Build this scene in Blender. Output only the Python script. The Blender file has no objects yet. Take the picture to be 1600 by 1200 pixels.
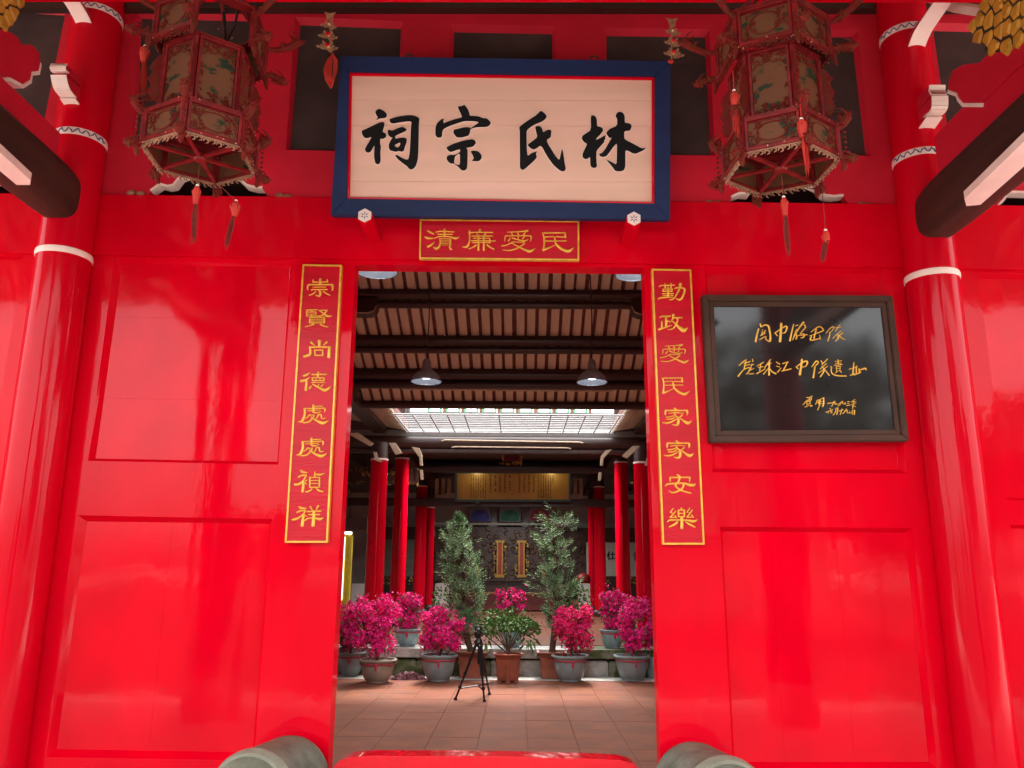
import bpy, math, random
from mathutils import Vector, Matrix
from mathutils.geometry import tessellate_polygon
random.seed(7)
C = bpy.context.scene
COL = C.collection
R = math.radians

# ------------------------------------------------------------------ camera
CAM = Vector((0.0, -5.5, 1.5))
FPX, PIT, YAW, ROL = 1264.8, 0.22662, 0.00987, 0.00756      # focal length in pixels of a 1600 wide picture
def _basis():
    cp, sp, cy, sy, cr, sr = math.cos(PIT), math.sin(PIT), math.cos(YAW), math.sin(YAW), math.cos(ROL), math.sin(ROL)
    f = Vector((-sy*cp, cy*cp, sp)); r = Vector((cy, sy, 0)); u = r.cross(f)
    return r*cr + u*sr, -r*sr + u*cr, f
RI, UP, FW = _basis()
cd = bpy.data.cameras.new('camera'); cam = bpy.data.objects.new('camera', cd); COL.objects.link(cam)
cam.matrix_world = Matrix(((RI.x, UP.x, -FW.x, CAM.x), (RI.y, UP.y, -FW.y, CAM.y), (RI.z, UP.z, -FW.z, CAM.z), (0, 0, 0, 1)))
cd.sensor_width = 36; cd.lens = FPX/1600*36; cd.clip_end = 1000; cd.clip_start = 0.05
C.camera = cam

# ------------------------------------------------------------------ sky, sun, exposure
SUN_EL, SUN_AZ = 64, 8
w = bpy.data.worlds.new('World'); C.world = w; w.use_nodes = True
nt = w.node_tree; nt.nodes.clear()
sky = nt.nodes.new('ShaderNodeTexSky'); sky.sky_type = 'NISHITA'; sky.sun_disc = False
sky.sun_elevation = R(SUN_EL); sky.sun_rotation = R(SUN_AZ); sky.air_density = 1.3; sky.dust_density = 4.0; sky.ozone_density = 1.0
bg = nt.nodes.new('ShaderNodeBackground'); bg.inputs[1].default_value = 0.15
hs = nt.nodes.new('ShaderNodeHueSaturation'); hs.inputs['Saturation'].default_value = 0.12
out = nt.nodes.new('ShaderNodeOutputWorld')
nt.links.new(sky.outputs[0], hs.inputs['Color']); nt.links.new(hs.outputs[0], bg.inputs[0]); nt.links.new(bg.outputs[0], out.inputs[0])
sl = bpy.data.lights.new('sun', 'SUN'); sl.energy = 1.1; sl.angle = R(10); sl.color = (1, .96, .9)
so = bpy.data.objects.new('sun', sl); COL.objects.link(so)
sd = Vector((math.sin(R(SUN_AZ))*math.cos(R(SUN_EL)), math.cos(R(SUN_AZ))*math.cos(R(SUN_EL)), math.sin(R(SUN_EL))))
so.rotation_euler = sd.to_track_quat('Z', 'Y').to_euler()
C.view_settings.view_transform = 'Standard'; C.view_settings.look = 'None'
C.view_settings.exposure = 2.9; C.view_settings.gamma = 1; C.view_settings.use_curve_mapping = False
C.render.engine = 'CYCLES'
C.cycles.use_denoising = True; C.cycles.max_bounces = 10; C.cycles.diffuse_bounces = 6; C.cycles.glossy_bounces = 4
C.cycles.sample_clamp_indirect = 8

# ------------------------------------------------------------------ sight-line measuring: photo pixel -> point on a real plane
def ray(px, py): return (FW*FPX + RI*(px-800) - UP*(py-600)).normalized()
def U(px, py, Y=0.0):
    d = ray(px, py); return CAM + d*((Y-CAM.y)/d.y)
def UX(px, py, X):
    d = ray(px, py); return CAM + d*((X-CAM.x)/d.x)
def UZ(px, py, Z):
    d = ray(px, py); return CAM + d*((Z-CAM.z)/d.z)

class Fr:                                   # a flat local frame on a sign: a along, b up, c out of the face
    def __init__(s, o, u, v):
        s.o = o; s.u = u.normalized(); s.v = v.normalized(); s.n = s.u.cross(s.v).normalized()
        s.v = s.n.cross(s.u).normalized()
        if s.n.y > 0: s.n = -s.n
    def p(s, a, b, c=0.0): return s.o + s.u*a + s.v*b + s.n*c
    def px(s, x, y):
        d = ray(x, y); t = (s.o-CAM).dot(s.n)/d.dot(s.n); q = CAM + d*t - s.o
        return q.dot(s.u), q.dot(s.v)
def wallfr(Y): return Fr(Vector((0, Y, 0)), Vector((1, 0, 0)), Vector((0, 0, 1)))

# ------------------------------------------------------------------ mesh helpers
class MB:
    def __init__(s): s.v = []; s.f = []
    def add(s, vs, fs):
        n = len(s.v); s.v += [tuple(q) for q in vs]; s.f += [tuple(n+i for i in f) for f in fs]; return s
    def box(s, x0, x1, y0, y1, z0, z1):
        return s.add([(x0,y0,z0),(x1,y0,z0),(x1,y1,z0),(x0,y1,z0),(x0,y0,z1),(x1,y0,z1),(x1,y1,z1),(x0,y1,z1)],
                     [(0,3,2,1),(4,5,6,7),(0,1,5,4),(1,2,6,5),(2,3,7,6),(3,0,4,7)])
    def hexa(s, q0, q1):                    # two quads joined: any skewed box
        return s.add(list(q0)+list(q1), [(3,2,1,0),(4,5,6,7),(0,1,5,4),(1,2,6,5),(2,3,7,6),(3,0,4,7)])
    def prism(s, pts, off):                 # planar polygon + offset vector
        n = len(pts); off = Vector(off); a = [Vector(p) for p in pts]; b = [p+off for p in a]
        tr = tessellate_polygon([a])
        s.add(a+b, [t for t in tr] + [tuple(n+i for i in reversed(t)) for t in tr] + [(i, (i+1) % n, n+(i+1) % n, n+i) for i in range(n)])
        return s
    def plate(s, outer, holes, off):        # planar polygon with holes, thickened
        off = Vector(off); loops = [[Vector(p) for p in outer]] + [[Vector(p) for p in h] for h in holes]
        flat = [p for l in loops for p in l]; n = len(flat); tr = tessellate_polygon(loops)
        fs = [t for t in tr] + [tuple(n+i for i in reversed(t)) for t in tr]; k = 0
        for l in loops:
            m = len(l); fs += [(k+i, k+(i+1) % m, n+k+(i+1) % m, n+k+i) for i in range(m)]; k += m
        return s.add(flat + [p+off for p in flat], fs)
    def tube(s, path, rad, n=8, cap=True, flat=1.0):
        path = [Vector(p) for p in path]; m = len(path)
        if not isinstance(rad, (list, tuple)): rad = [rad]*m
        ref = None; rings = []
        for i in range(m):
            t = (path[min(i+1, m-1)] - path[max(i-1, 0)]).normalized()
            if ref is None: ref = Vector((0, 0, 1)) if abs(t.z) < .9 else Vector((1, 0, 0))
            a = t.cross(ref).normalized(); b = a.cross(t).normalized(); ref = b
            rings.append([path[i] + (a*math.cos(2*math.pi*k/n) + b*math.sin(2*math.pi*k/n)*flat)*rad[i] for k in range(n)])
        fs = [(i*n+k, i*n+(k+1) % n, (i+1)*n+(k+1) % n, (i+1)*n+k) for i in range(m-1) for k in range(n)]
        if cap: fs += [tuple(range(n-1, -1, -1)), tuple(range((m-1)*n, m*n))]
        return s.add([q for r in rings for q in r], fs)
    def lathe(s, prof, c=(0, 0, 0), n=24, cap=True, ang=0.0, sq=None):     # prof = [(radius, z)]
        c = Vector(c); vs = []
        for r, z in prof:
            for k in range(n):
                a = 2*math.pi*k/n + ang; vs.append(c + Vector((r*math.cos(a), r*math.sin(a), z)))
        m = len(prof); fs = [(i*n+k, i*n+(k+1) % n, (i+1)*n+(k+1) % n, (i+1)*n+k) for i in range(m-1) for k in range(n)]
        if cap: fs += [tuple(range(n-1, -1, -1)), tuple(range((m-1)*n, m*n))]
        return s.add(vs, fs)
    def ball(s, c, r, n=8, m=5, sc=(1, 1, 1)):
        vs = [Vector(c)+Vector((0, 0, r*sc[2]))]
        for i in range(1, m):
            for k in range(n):
                a = 2*math.pi*k/n; b = math.pi*i/m
                vs.append(Vector(c)+Vector((r*sc[0]*math.sin(b)*math.cos(a), r*sc[1]*math.sin(b)*math.sin(a), r*sc[2]*math.cos(b))))
        vs.append(Vector(c)-Vector((0, 0, r*sc[2]))); L = len(vs)-1
        fs = [(0, 1+k, 1+(k+1) % n) for k in range(n)] + [(L, L-n+(k+1) % n, L-n+k) for k in range(n)]
        fs += [(1+i*n+k, 1+(i+1)*n+k, 1+(i+1)*n+(k+1) % n, 1+i*n+(k+1) % n) for i in range(m-2) for k in range(n)]
        return s.add(vs, fs)

def world_loc(o):
    l = Vector((0, 0, 0))
    while o is not None: l += o.location; o = o.parent
    return l
def link(name, me, mat, parent=None, loc=None):
    if mat is not None and not me.materials: me.materials.append(mat)
    o = bpy.data.objects.new(name, me); COL.objects.link(o)
    if parent is not None: o.parent = parent
    if loc is not None: o.location = loc
    return o
def obj(name, mb, mat, parent=None, smooth=False, label=None, bevel=0, pivot=None, auto=None):
    """vertices are given in world space (or in the space of a thing still at the origin)"""
    org = world_loc(parent) if parent is not None else Vector((0, 0, 0))
    if pivot is not None: org = org*0 + Vector(pivot)
    me = bpy.data.meshes.new(name); me.from_pydata([tuple(Vector(v)-org) for v in mb.v], [], mb.f)
    me.validate(); me.update()
    import bmesh
    bm = bmesh.new(); bm.from_mesh(me); bmesh.ops.recalc_face_normals(bm, faces=bm.faces)
    if bevel: 
        bmesh.ops.remove_doubles(bm, verts=bm.verts, dist=1e-5)
        ed = [e for e in bm.edges if len(e.link_faces) == 2 and e.calc_face_angle(0) > .5]
        bmesh.ops.bevel(bm, geom=ed, offset=bevel, segments=2, affect='EDGES', clamp_overlap=True)
    bm.to_mesh(me); bm.free()
    if smooth: me.shade_smooth()
    if auto: me.shade_smooth(); me.set_sharp_from_angle(angle=R(auto))
    o = link(name, me, mat, parent)
    if pivot is not None: o.location = Vector(pivot) - (world_loc(parent) if parent is not None else Vector((0, 0, 0)))
    if label: o['label'] = label
    return o
def tag(o, label=None, cat=None, group=None, kind=None):
    if label: o['label'] = label
    if cat: o['category'] = cat
    if group: o['group'] = group
    if kind: o['kind'] = kind
    return o
def thing(name, label, cat, loc=(0, 0, 0), group=None):
    o = bpy.data.objects.new(name, None); COL.objects.link(o); o.location = loc; o.empty_display_size = .1
    return tag(o, label, cat, group)
def struct(name, mb, mat, **k):
    o = obj(name, mb, mat, **k); o['kind'] = 'structure'; return o
def copy_tree(o, parent=None):
    kids = [c for c in ALLKIDS.get(o.name, [])] or list(o.children)
    c = o.copy(); COL.objects.link(c); c.parent = parent
    for k in kids: copy_tree(k, c)
    return c
ALLKIDS = {}

# ------------------------------------------------------------------ materials
def mat(name, col, rough=.5, var=.12, scale=6.0, bump=0.0, bscale=40.0, coat=0.0, coatr=.08, metal=0.0, col2=None, stretch=(1, 1, 1), emit=None, estr=0, spec=.5, rvar=0.0, trans=0.0, detail=4, thr=None, wave=0, wscale=2.0, cvar=0):
    m = bpy.data.materials.new(name); m.use_nodes = True; N = m.node_tree.nodes; L = m.node_tree.links
    b = N['Principled BSDF']
    tc = N.new('ShaderNodeTexCoord'); mp = N.new('ShaderNodeMapping'); mp.inputs['Scale'].default_value = stretch
    L.new(tc.outputs['Object'], mp.inputs[0])
    no = N.new('ShaderNodeTexNoise'); no.inputs['Scale'].default_value = scale; no.inputs['Detail'].default_value = detail
    L.new(mp.outputs[0], no.inputs[0])
    rp = N.new('ShaderNodeValToRGB')
    c2 = col2 if col2 else tuple(min(1, c*(1+var)) for c in col)
    c1 = tuple(c*(1-var) for c in col) if not col2 else col
    lo, hi = thr if thr else (.35, .65)
    rp.color_ramp.elements[0].position = lo; rp.color_ramp.elements[1].position = hi
    rp.color_ramp.elements[0].color = (*c1, 1); rp.color_ramp.elements[1].color = (*c2, 1)
    L.new(no.outputs[0], rp.inputs[0]); L.new(rp.outputs[0], b.inputs['Base Color'])
    b.inputs['Roughness'].default_value = rough; b.inputs['Metallic'].default_value = metal
    b.inputs['Specular IOR Level'].default_value = spec
    b.inputs['Coat Weight'].default_value = coat; b.inputs['Coat Roughness'].default_value = coatr
    if rvar:
        mr = N.new('ShaderNodeMapRange'); n3 = N.new('ShaderNodeTexNoise'); n3.inputs['Scale'].default_value = 2.3; n3.inputs['Detail'].default_value = 6
        L.new(mp.outputs[0], n3.inputs[0]); L.new(n3.outputs[0], mr.inputs[0]); mr.inputs[1].default_value = .3; mr.inputs[2].default_value = .7
        mr.inputs[3].default_value = max(.02, rough-rvar); mr.inputs[4].default_value = rough+rvar; L.new(mr.outputs[0], b.inputs['Roughness'])
    if cvar:                                # patchy, hand-rubbed gloss
        n6 = N.new('ShaderNodeTexNoise'); n6.inputs['Scale'].default_value = 3.5; n6.inputs['Detail'].default_value = 7; n6.inputs['Roughness'].default_value = .65
        L.new(mp.outputs[0], n6.inputs[0]); m6 = N.new('ShaderNodeMapRange'); m6.inputs[1].default_value = .35; m6.inputs[2].default_value = .72
        m6.inputs[3].default_value = coatr*.7; m6.inputs[4].default_value = coatr+.08; L.new(n6.outputs[0], m6.inputs[0]); L.new(m6.outputs[0], b.inputs['Coat Roughness'])
    last = None
    if bump:
        n2 = N.new('ShaderNodeTexNoise'); n2.inputs['Scale'].default_value = bscale; n2.inputs['Detail'].default_value = 5
        L.new(mp.outputs[0], n2.inputs[0]); bp = N.new('ShaderNodeBump'); bp.inputs['Strength'].default_value = bump; bp.inputs['Distance'].default_value = .01
        L.new(n2.outputs[0], bp.inputs['Height']); last = bp
    if wave:                                # long soft undulations of brushed lacquer
        n4 = N.new('ShaderNodeTexNoise'); n4.inputs['Scale'].default_value = wscale; n4.inputs['Detail'].default_value = 2
        m4 = N.new('ShaderNodeMapping'); m4.inputs['Scale'].default_value = (2.2, 1, .35); L.new(tc.outputs['Object'], m4.inputs[0]); L.new(m4.outputs[0], n4.inputs[0])
        b4 = N.new('ShaderNodeBump'); b4.inputs['Strength'].default_value = wave; b4.inputs['Distance'].default_value = .05
        L.new(n4.outputs[0], b4.inputs['Height'])
        if last: L.new(last.outputs[0], b4.inputs['Normal'])
        last = b4
    if last: L.new(last.outputs[0], b.inputs['Normal']); L.new(last.outputs[0], b.inputs['Coat Normal'])
    if emit: b.inputs['Emission Color'].default_value = (*emit, 1); b.inputs['Emission Strength'].default_value = estr
    if trans: b.inputs['Transmission Weight'].default_value = trans
    return m
M = {}
M['red'] = mat('red_lacquer', (.64, .0005, .0120), .42, .09, 1.6, .06, 26, coat=.34, coatr=.04, stretch=(1, 1, .5), spec=.0, cvar=1, wave=.2, wscale=1.2)
M['red_panel'] = mat('red_lacquer_panel', (.65, .0005, .0120), .40, .09, 2.2, .035, 22, coat=.46, coatr=.035, stretch=(1, 1, .8), spec=.0, cvar=1, wave=.26, wscale=1.0)
M['red_glare'] = mat('red_paint_upper_glare', (.58, .012, .032), .5, .08, 2.0, .08, 30, coat=.12, coatr=.3, spec=.15)  # veiling glare over the upper wall is mixed into this red
M['red_col'] = mat('red_column_lacquer', (.56, .0006, .0115), .40, .07, 1.5, .08, 18, coat=.36, coatr=.08, stretch=(2, 2, .3), spec=.0, cvar=1, wave=.35, wscale=1.6)
M['red_board'] = mat('red_sign_board', (.50, .003, .014), .42, .1, 5, .2, 30, coat=.2, coatr=.2, stretch=(.3, 1, 2), spec=.15)
M['gold'] = mat('gold_paint', (.78, .40, .045), .38, .15, 20, .1, 60, metal=.25, coat=.2)
M['gold_dull'] = mat('old_gold', (.42, .26, .06), .45, .3, 12, .3, 40, metal=.4)
M['gold_carve'] = mat('yellow_carved_paint', (.62, .30, .03), .5, .2, 8, .3, 20)
M['black_line'] = mat('black_outline_paint', (.03, .025, .02), .6)
M['cream'] = mat('cream_paint', (.92, .55, .45), .5, .05, 2.0, .12, 14, stretch=(.35, 1, 3), col2=(.76, .475, .355), thr=(.3, .75))
M['white'] = mat('white_trim_paint', (.84, .64, .57), .5, .06, 5, .15, 30)
M['ink'] = mat('black_character_paint', (.006, .006, .007), .6, .1, 20, spec=.2)
M['blue'] = mat('blue_frame_paint', (.010, .022, .085), .55, .12, 3, .12, 25, spec=.3, stretch=(.3, 1, 1.5))
M['bluepat'] = mat('blue_pattern_paint', (.015, .035, .16), .5)
M['dark_board'] = mat('dark_brown_board', (.062, .036, .034), .8, .2, 3, .1, 60, spec=.2)
M['brown_beam'] = mat('brown_beam_paint', (.046, .019, .014), .5, .2, 5, .2, 30, stretch=(2, .25, 2), spec=.25)
M['brown_frame'] = mat('brown_frame_wood', (.060, .024, .014), .5, .2, 6, .2, 30, spec=.25, stretch=(.4, 1, 1))
M['black_glass'] = mat('black_glass', (.016, .012, .012), .08, .1, 3, .01, 3, coat=.0, spec=.5)
M['dark_wood'] = mat('dark_interior_wood', (.035, .014, .010), .42, .2, 4, .15, 20, stretch=(.3, 1, 1), coat=.15, coatr=.25)
M['raft'] = mat('rafter_pale_wood', (.58, .44, .30), .6, .16, 4, .2, 20, stretch=(3, .3, 1))
M['rafter_gap'] = mat('reddish_roof_tile_underside', (.17, .05, .032), .8, .25, 7, .3, 20)
M['plaster'] = mat('old_white_plaster', (.50, .45, .42), .8, .12, 2, .1, 20)
M['stone'] = mat('weathered_granite', (.40, .38, .34), .8, .2, 9, .5, 40)
M['moss'] = mat('mossy_stone', (.20, .19, .13), .85, .1, 7, .7, 30, col2=(.07, .095, .025), thr=(.42, .58))
M['drum'] = mat('green_grey_polished_stone', (.115, .115, .08), .55, .3, 9, .45, 40, spec=.3)
M['drum_l'] = mat('pale_green_stone', (.20, .195, .14), .65, .15, 12, .3, 50)
M['tile'] = mat('terracotta_floor_tile', (.22, .072, .036), .7, .16, 3, .15, 30, spec=.12, col2=(.145, .058, .036), thr=(.3, .7))
M['tile2'] = mat('terracotta_floor_tile_worn', (.195, .068, .038), .7, .16, 3, .15, 30, spec=.12, col2=(.17, .058, .034), thr=(.3, .7))
M['grout'] = mat('floor_joint_mortar', (.12, .06, .04), .9, .2, 10)
M['plaza'] = mat('granite_paving', (.50, .46, .42), .75, .12, .6, .2, 20)
M['pot_grey'] = mat('grey_glazed_pot', (.19, .235, .235), .4, .12, 8, .1, 30, coat=.3, coatr=.2)
M['pot_teal'] = mat('pale_teal_glazed_pot', (.22, .32, .33), .4, .12, 8, .1, 30, coat=.3, coatr=.2)
M['pot_tan'] = mat('tan_grey_pot', (.27, .23, .18), .4, .12, 8, .1, 30, coat=.2, coatr=.2)
M['terra'] = mat('terracotta_pot', (.27, .07, .035), .6, .18, 6, .2, 30)
M['soil'] = mat('soil', (.04, .028, .02), .95, .3, 20, .6, 60)
M['ribbon'] = mat('red_ribbon', (.40, .012, .045), .6, .1)
M['petal'] = mat('magenta_bract', (.70, .006, .16), .65, .0, 5, spec=.2, col2=(.84, .03, .27), thr=(.3, .7))
M['petal2'] = mat('deep_pink_bract', (.70, .008, .12), .65, .0, 5, spec=.2, col2=(.86, .03, .2), thr=(.3, .7))
M['leaf'] = mat('glossy_leaf', (.045, .105, .025), .65, .1, 6, spec=.2, col2=(.085, .16, .035), thr=(.3, .7))
M['needle'] = mat('blue_green_needle', (.08, .16, .065), .65, .1, 3, col2=(.28, .40, .20), thr=(.4, .66), spec=.2)
M['bark'] = mat('bark', (.09, .055, .035), .9, .3, 14, .5, 40)
M['blk'] = mat('black_plastic', (.006, .006, .007), .35)
M['metal'] = mat('galvanised_steel', (.5, .5, .5), .4, .1, 10, metal=.6)
M['shade_out'] = mat('grey_lamp_shade', (.34, .32, .30), .4, metal=.3)
M['shade_in'] = mat('lamp_reflector', (.16, .18, .21), .25, .03)
M['bulb'] = mat('lit_bulb', (.9, .9, .9), .4, 0, emit=(.93, .97, 1), estr=2.2)
M['lant'] = mat('lantern_red_wood', (.18, .007, .008), .5, .3, 14, .25, 50, spec=.3)
M['lant_c'] = mat('lantern_carved_wood', (.16, .010, .009), .7, .2, 26, .7, 70, col2=(.12, .028, .012), thr=(.42, .72), spec=.12)
M['lant_in'] = mat('lantern_bare_wood', (.30, .14, .08), .7, .2, 14, .4, 50)
M['lant_p'] = mat('painted_lantern_pane', (.135, .045, .019), .65, .1, 9, .1, 30, col2=(.014, .024, .010), thr=(.58, .64), coat=.0, spec=.25, detail=6, stretch=(1, 1, 1.6))
M['orange'] = mat('orange_red_tassel', (.50, .022, .010), .7, .15)
M['tassel'] = mat('old_red_tassel', (.20, .018, .012), .85, .25, 30)
M['bead'] = mat('white_bead', (.8, .72, .65), .4)
M['goldleaf'] = mat('gilt_flower', (.62, .40, .22), .32, .2, 30, metal=.5, col2=(.45, .16, .10), thr=(.45, .7))
M['tail'] = mat('roof_tile_pale', (.15, .145, .135), .7, .1, 6)
M['green'] = mat('green_glazed_ceramic', (.10, .42, .20), .35, .15, 8, coat=.3)
M['brick'] = mat('red_brick', (.40, .16, .09), .8, .2, 12)
M['board_gold'] = mat('gilt_inscription_board', (.42, .25, .055), .42, .15, 3, .1, 20, metal=.15, stretch=(1, 1, .3))
M['teal'] = mat('teal_frame_paint', (.035, .10, .11), .45, .1)
M['navy'] = mat('dark_navy_board', (.010, .013, .025), .35, .2, 3, coat=.2)
M['paper'] = mat('cream_paper', (.45, .40, .32), .8, .05)
M['roof_out'] = mat('grey_roof_tile', (.16, .15, .14), .85, .2, 8)
M['porch_ceiling'] = mat('dark_porch_ceiling', (.10, .035, .025), .7, .15, 6)
M['foliage_far'] = mat('far_foliage', (.025, .042, .014), .8, .3, 2)
M['house_far'] = mat('pale_render', (.16, .14, .12), .8, .1, 1)
M['yellow'] = mat('yellow_paint', (.55, .42, .01), .5)
M['cloth1'] = mat('blue_purple_robe', (.05, .05, .25), .7, .3, 5); M['cloth2'] = mat('green_robe', (.02, .13, .08), .7, .3, 5); M['cloth3'] = mat('red_robe', (.30, .02, .04), .7, .3, 5)
M['skin'] = mat('painted_face', (.45, .28, .2), .7)
M['dark_ground'] = mat('dark_ground', (.014, .020, .007), .95, .3, 4, .4, 30)
def smooth3(pts, k=4):
    res = []
    for i in range(len(pts)-1):
        p0, p1, p2, p3 = pts[max(i-1, 0)], pts[i], pts[i+1], pts[min(i+2, len(pts)-1)]
        for j in range(k):
            t = j/k; res.append(tuple(.5*((2*b)+(-a+c)*t+(2*a-5*b+4*c-d_)*t*t+(-a+3*b-3*c+d_)*t**3) for a, b, c, d_ in zip(p0, p1, p2, p3)))
    return res+[pts[-1]]
# ================================================================== GROUND
struct('porch_floor', MB().box(-9, 9, -4.2, .14, -.25, 0), M['plaza'])
struct('plaza_ground', MB().add([(-400, -400, -.6), (400, -400, -.6), (400, 400, -.6), (-400, 400, -.6)], [(0, 1, 2, 3)]), M['plaza'])
struct('added_dark_ground', MB().add([(-200, -200, -.592), (200, -200, -.592), (200, -8.5, -.592), (-200, -8.5, -.592)], [(0, 1, 2, 3)]), M['dark_ground'])  # added unseen dark sheet, keeps bright paving out of the lacquer reflections
for k in range(3):
    struct('porch_step', MB().box(-9, 9, -4.2-.34*(k+1), -4.2-.34*k-.004, -.6, -.12*(k+1)), M['plaza'])
struct('hall_floor_base', MB().box(-5.4, 5.4, .144, 6.9, -.25, -.012), M['grout'])

# ================================================================== FACADE WALL
FW_ = thing('facade_wall', 'tall glossy red panelled front wall with doorway in the middle', 'wall', (0, 0, 0))
def line(p, q, x):                                    # height of the straight line through two wall points at X = x
    return p.z + (q.z-p.z)*(x-p.x)/(q.x-p.x)
def loop(pts, Y): return [U(x, y, Y) for x, y in pts]
def inset(outer, inner, Y0, dep, pm, em, parent, name='panel', lbl=None, cut=None):
    o = loop(outer, Y0); i = [Vector((p.x, Y0+dep, p.z)) for p in loop(inner, Y0)]
    e = MB()
    for k in range(4):
        j = (k+1) % 4; e.add([o[k], o[j], i[j], i[k]], [(0, 1, 2, 3)])
    bk = [p+Vector((0, .012, 0)) for p in i] if cut else i
    pn = obj(name, MB().hexa(bk, [p+Vector((0, .03, 0)) for p in i]), pm, parent, label=lbl)
    if cut:                                 # the sunk field is joined from boards with hairline joints
        hv, fr_ = cut; fs = [0]+list(fr_)+[1]
        for f0, f1 in zip(fs, fs[1:]):
            g = .0004; 
            A, B_, C_, D = i
            q = [A.lerp(D, f0), B_.lerp(C_, f0), B_.lerp(C_, f1), A.lerp(D, f1)] if hv == 'h' else [A.lerp(B_, f0), A.lerp(B_, f1), D.lerp(C_, f1), D.lerp(C_, f0)]
            cn_ = sum(q, Vector())/4; q = [p+Vector((math.copysign(g if hv == 'v' else .0001, cn_.x-p.x), 0, math.copysign(g if hv == 'h' else .0001, cn_.z-p.z))) for p in q]
            obj('board', MB().hexa(q, [p+Vector((0, .011, 0)) for p in q]), pm, pn)
    obj('moulding', e, em, pn)
    return o
# lower wall: door leaves with sunk panels
pans = [(((179,402),(458,407),(435,726),(137,720)), ((186,410),(451,413),(430,720),(144,715))),
        (((121,805),(425,811),(397,1188),(72,1183)), ((130,814),(418,818),(391,1178),(82,1173))),
        (((1101,416),(1380,418),(1417,740),(1113,738)), ((1107,424),(1373,425),(1409,733),(1119,731))),
        (((1125,823),(1425,825),(1465,1201),(1145,1201)), ((1131,830),(1419,832),(1457,1193),(1151,1193))),
        (((-250,389),(37,394),(-14,717),(-330,712)), ((-246,394),(34,398),(-17,712),(-326,708))),
        (((-270,800),(-28,803),(-93,1180),(-400,1175)), ((-266,805),(-33,809),(-97,1173),(-396,1170))),
        (((1528,427),(1800,431),(1850,786),(1574,782)), ((1532,432),(1796,436),(1845,781),(1578,777))),
        (((1579,820),(1860,825),(1920,1215),(1633,1210)), ((1584,825),(1855,830),(1914,1208),(1638,1204)))]
door = [(555,413),(1006,418),(1031.5,1170),(513.5,1170)]
hl = [loop(o, 0) for o, i in pans]
d = loop(door, 0); slL = (d[0].x-d[3].x)/(d[0].z-d[3].z); slR = (d[1].x-d[2].x)/(d[1].z-d[2].z)
dz = .012; d[3] = Vector((d[3].x+slL*(dz-d[3].z), 0, dz)); d[2] = Vector((d[2].x+slR*(dz-d[2].z), 0, dz))
hl.append(d)
DOORX0, DOORX1, DOORTOP = d[0].x, d[1].x, d[0].z
seamL, seamR = U(142,397,0), U(1416,418,0)
ztop = line(seamL, seamR, 0)+.12
obj('door_wall_panelling', MB().plate([(-7.5,0,0),(7.5,0,0),(7.5,0,ztop),(-7.5,0,ztop)], hl, (0,.14,0)), M['red'], FW_)
cuts = [('h', (.28, .70)), ('v', (.47,)), None, ('v', (.26, .62)), None, None, None, None]
for (o, i), ct in zip(pans, cuts):
    inset(o, i, 0, .048, M['red_panel'], M['red'], FW_, cut=ct)
# the cross beam above the doors
a, b = U(142,397,-.03), U(1416,418,-.03); c, e = U(196,304,-.03), U(1362,318,-.03)
q = [Vector((x, -.03, line(*s, x))) for s, x in (((a,b),-7.5),((a,b),7.5),((c,e),7.5),((c,e),-7.5))]
obj('cross_beam', MB().hexa(q, [p+Vector((0,.029,0)) for p in q]), M['red'], FW_, bevel=.004)
BEAMTOP = lambda x: line(c, e, x)
# upper wall with dark board openings and scalloped gaps over the beam
wins = [((211,16),(400,21),(385,232),(205,228)), ((461,26),(630,33),(622,238),(446.6,234)), ((703,37),(868,41),(868,240),(700,238)),
        ((943,43),(1108.5,46),(1117,243),(943,241)), ((1180,44),(1340,46),(1361,243),(1200,243)),
        ((-150,-6),(104,12),(66,205),(-190,200)), ((1456,35),(1700,42),(1740,240),(1486,236))]
gaps = [[(223,318),(236,299),(250,289),(262,292),(272,290),(282,277),(300,270),(345,269),(370,276),(384,290),(398,294),(410,294),(426,320)],
        [(1133,330),(1143,309),(1156,303),(1170,304),(1180,290),(1200,284),(1255,283),(1277,293),(1288,306),(1303,308),(1318,306),(1334,332)],
        [(-60,310),(-60,283),(2,283),(16,288),(24,296),(30,312)], [(1552,340),(1560,322),(1570,312),(1574,301),(1660,303),(1660,342)]]
inn = [tuple((x+dx, y+dy) for (x, y), (dx, dy) in zip(wn, ((6,7),(-5,6),(-4,-3),(4,-3)))) for wn in wins]
zb = [BEAMTOP(-7.5)-.14, BEAMTOP(7.5)-.14]
obj('upper_wall_boarding', MB().plate([(-7.5,.001,zb[0]),(7.5,.001,zb[1]),(7.5,.001,7.2),(-7.5,.001,7.2)], [loop(x, .001) for x in wins] + [loop(g, .001) for g in gaps], (0,.07,0)), M['red_glare'], FW_)
for o, i in zip(wins, inn): inset(o, i, .001, .05, M['dark_board'], M['red_glare'], FW_, 'dark_board')
obj('gap_dark_backing', MB().box(-7.5, 7.5, .5, .53, zb[0]-.1, 7.2), M['dark_board'], FW_)  # dark sheet standing in for the unlit hall behind the gaps
for g in gaps:
    P = loop(g, 0); m = MB()
    cx = sum(p.x for p in P)/len(P); 
    for k in range(1 if g[0][0] > 0 else 1, len(P)-2):
        a, b = P[k], P[k+1]; t = Vector((-(b-a).z, 0, (b-a).x)).normalized()*.012
        m.hexa([a-t*.2, b-t*.2, b+t*1.2, a+t*1.2], [p+Vector((0,.085,0)) for p in (a-t*.2, b-t*.2, b+t*1.2, a+t*1.2)])
    if len(m.v):
        m.v = [(x, y-.006, z) for x, y, z in m.v]; obj('scalloped_edge', m, M['white'], FW_)
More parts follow.
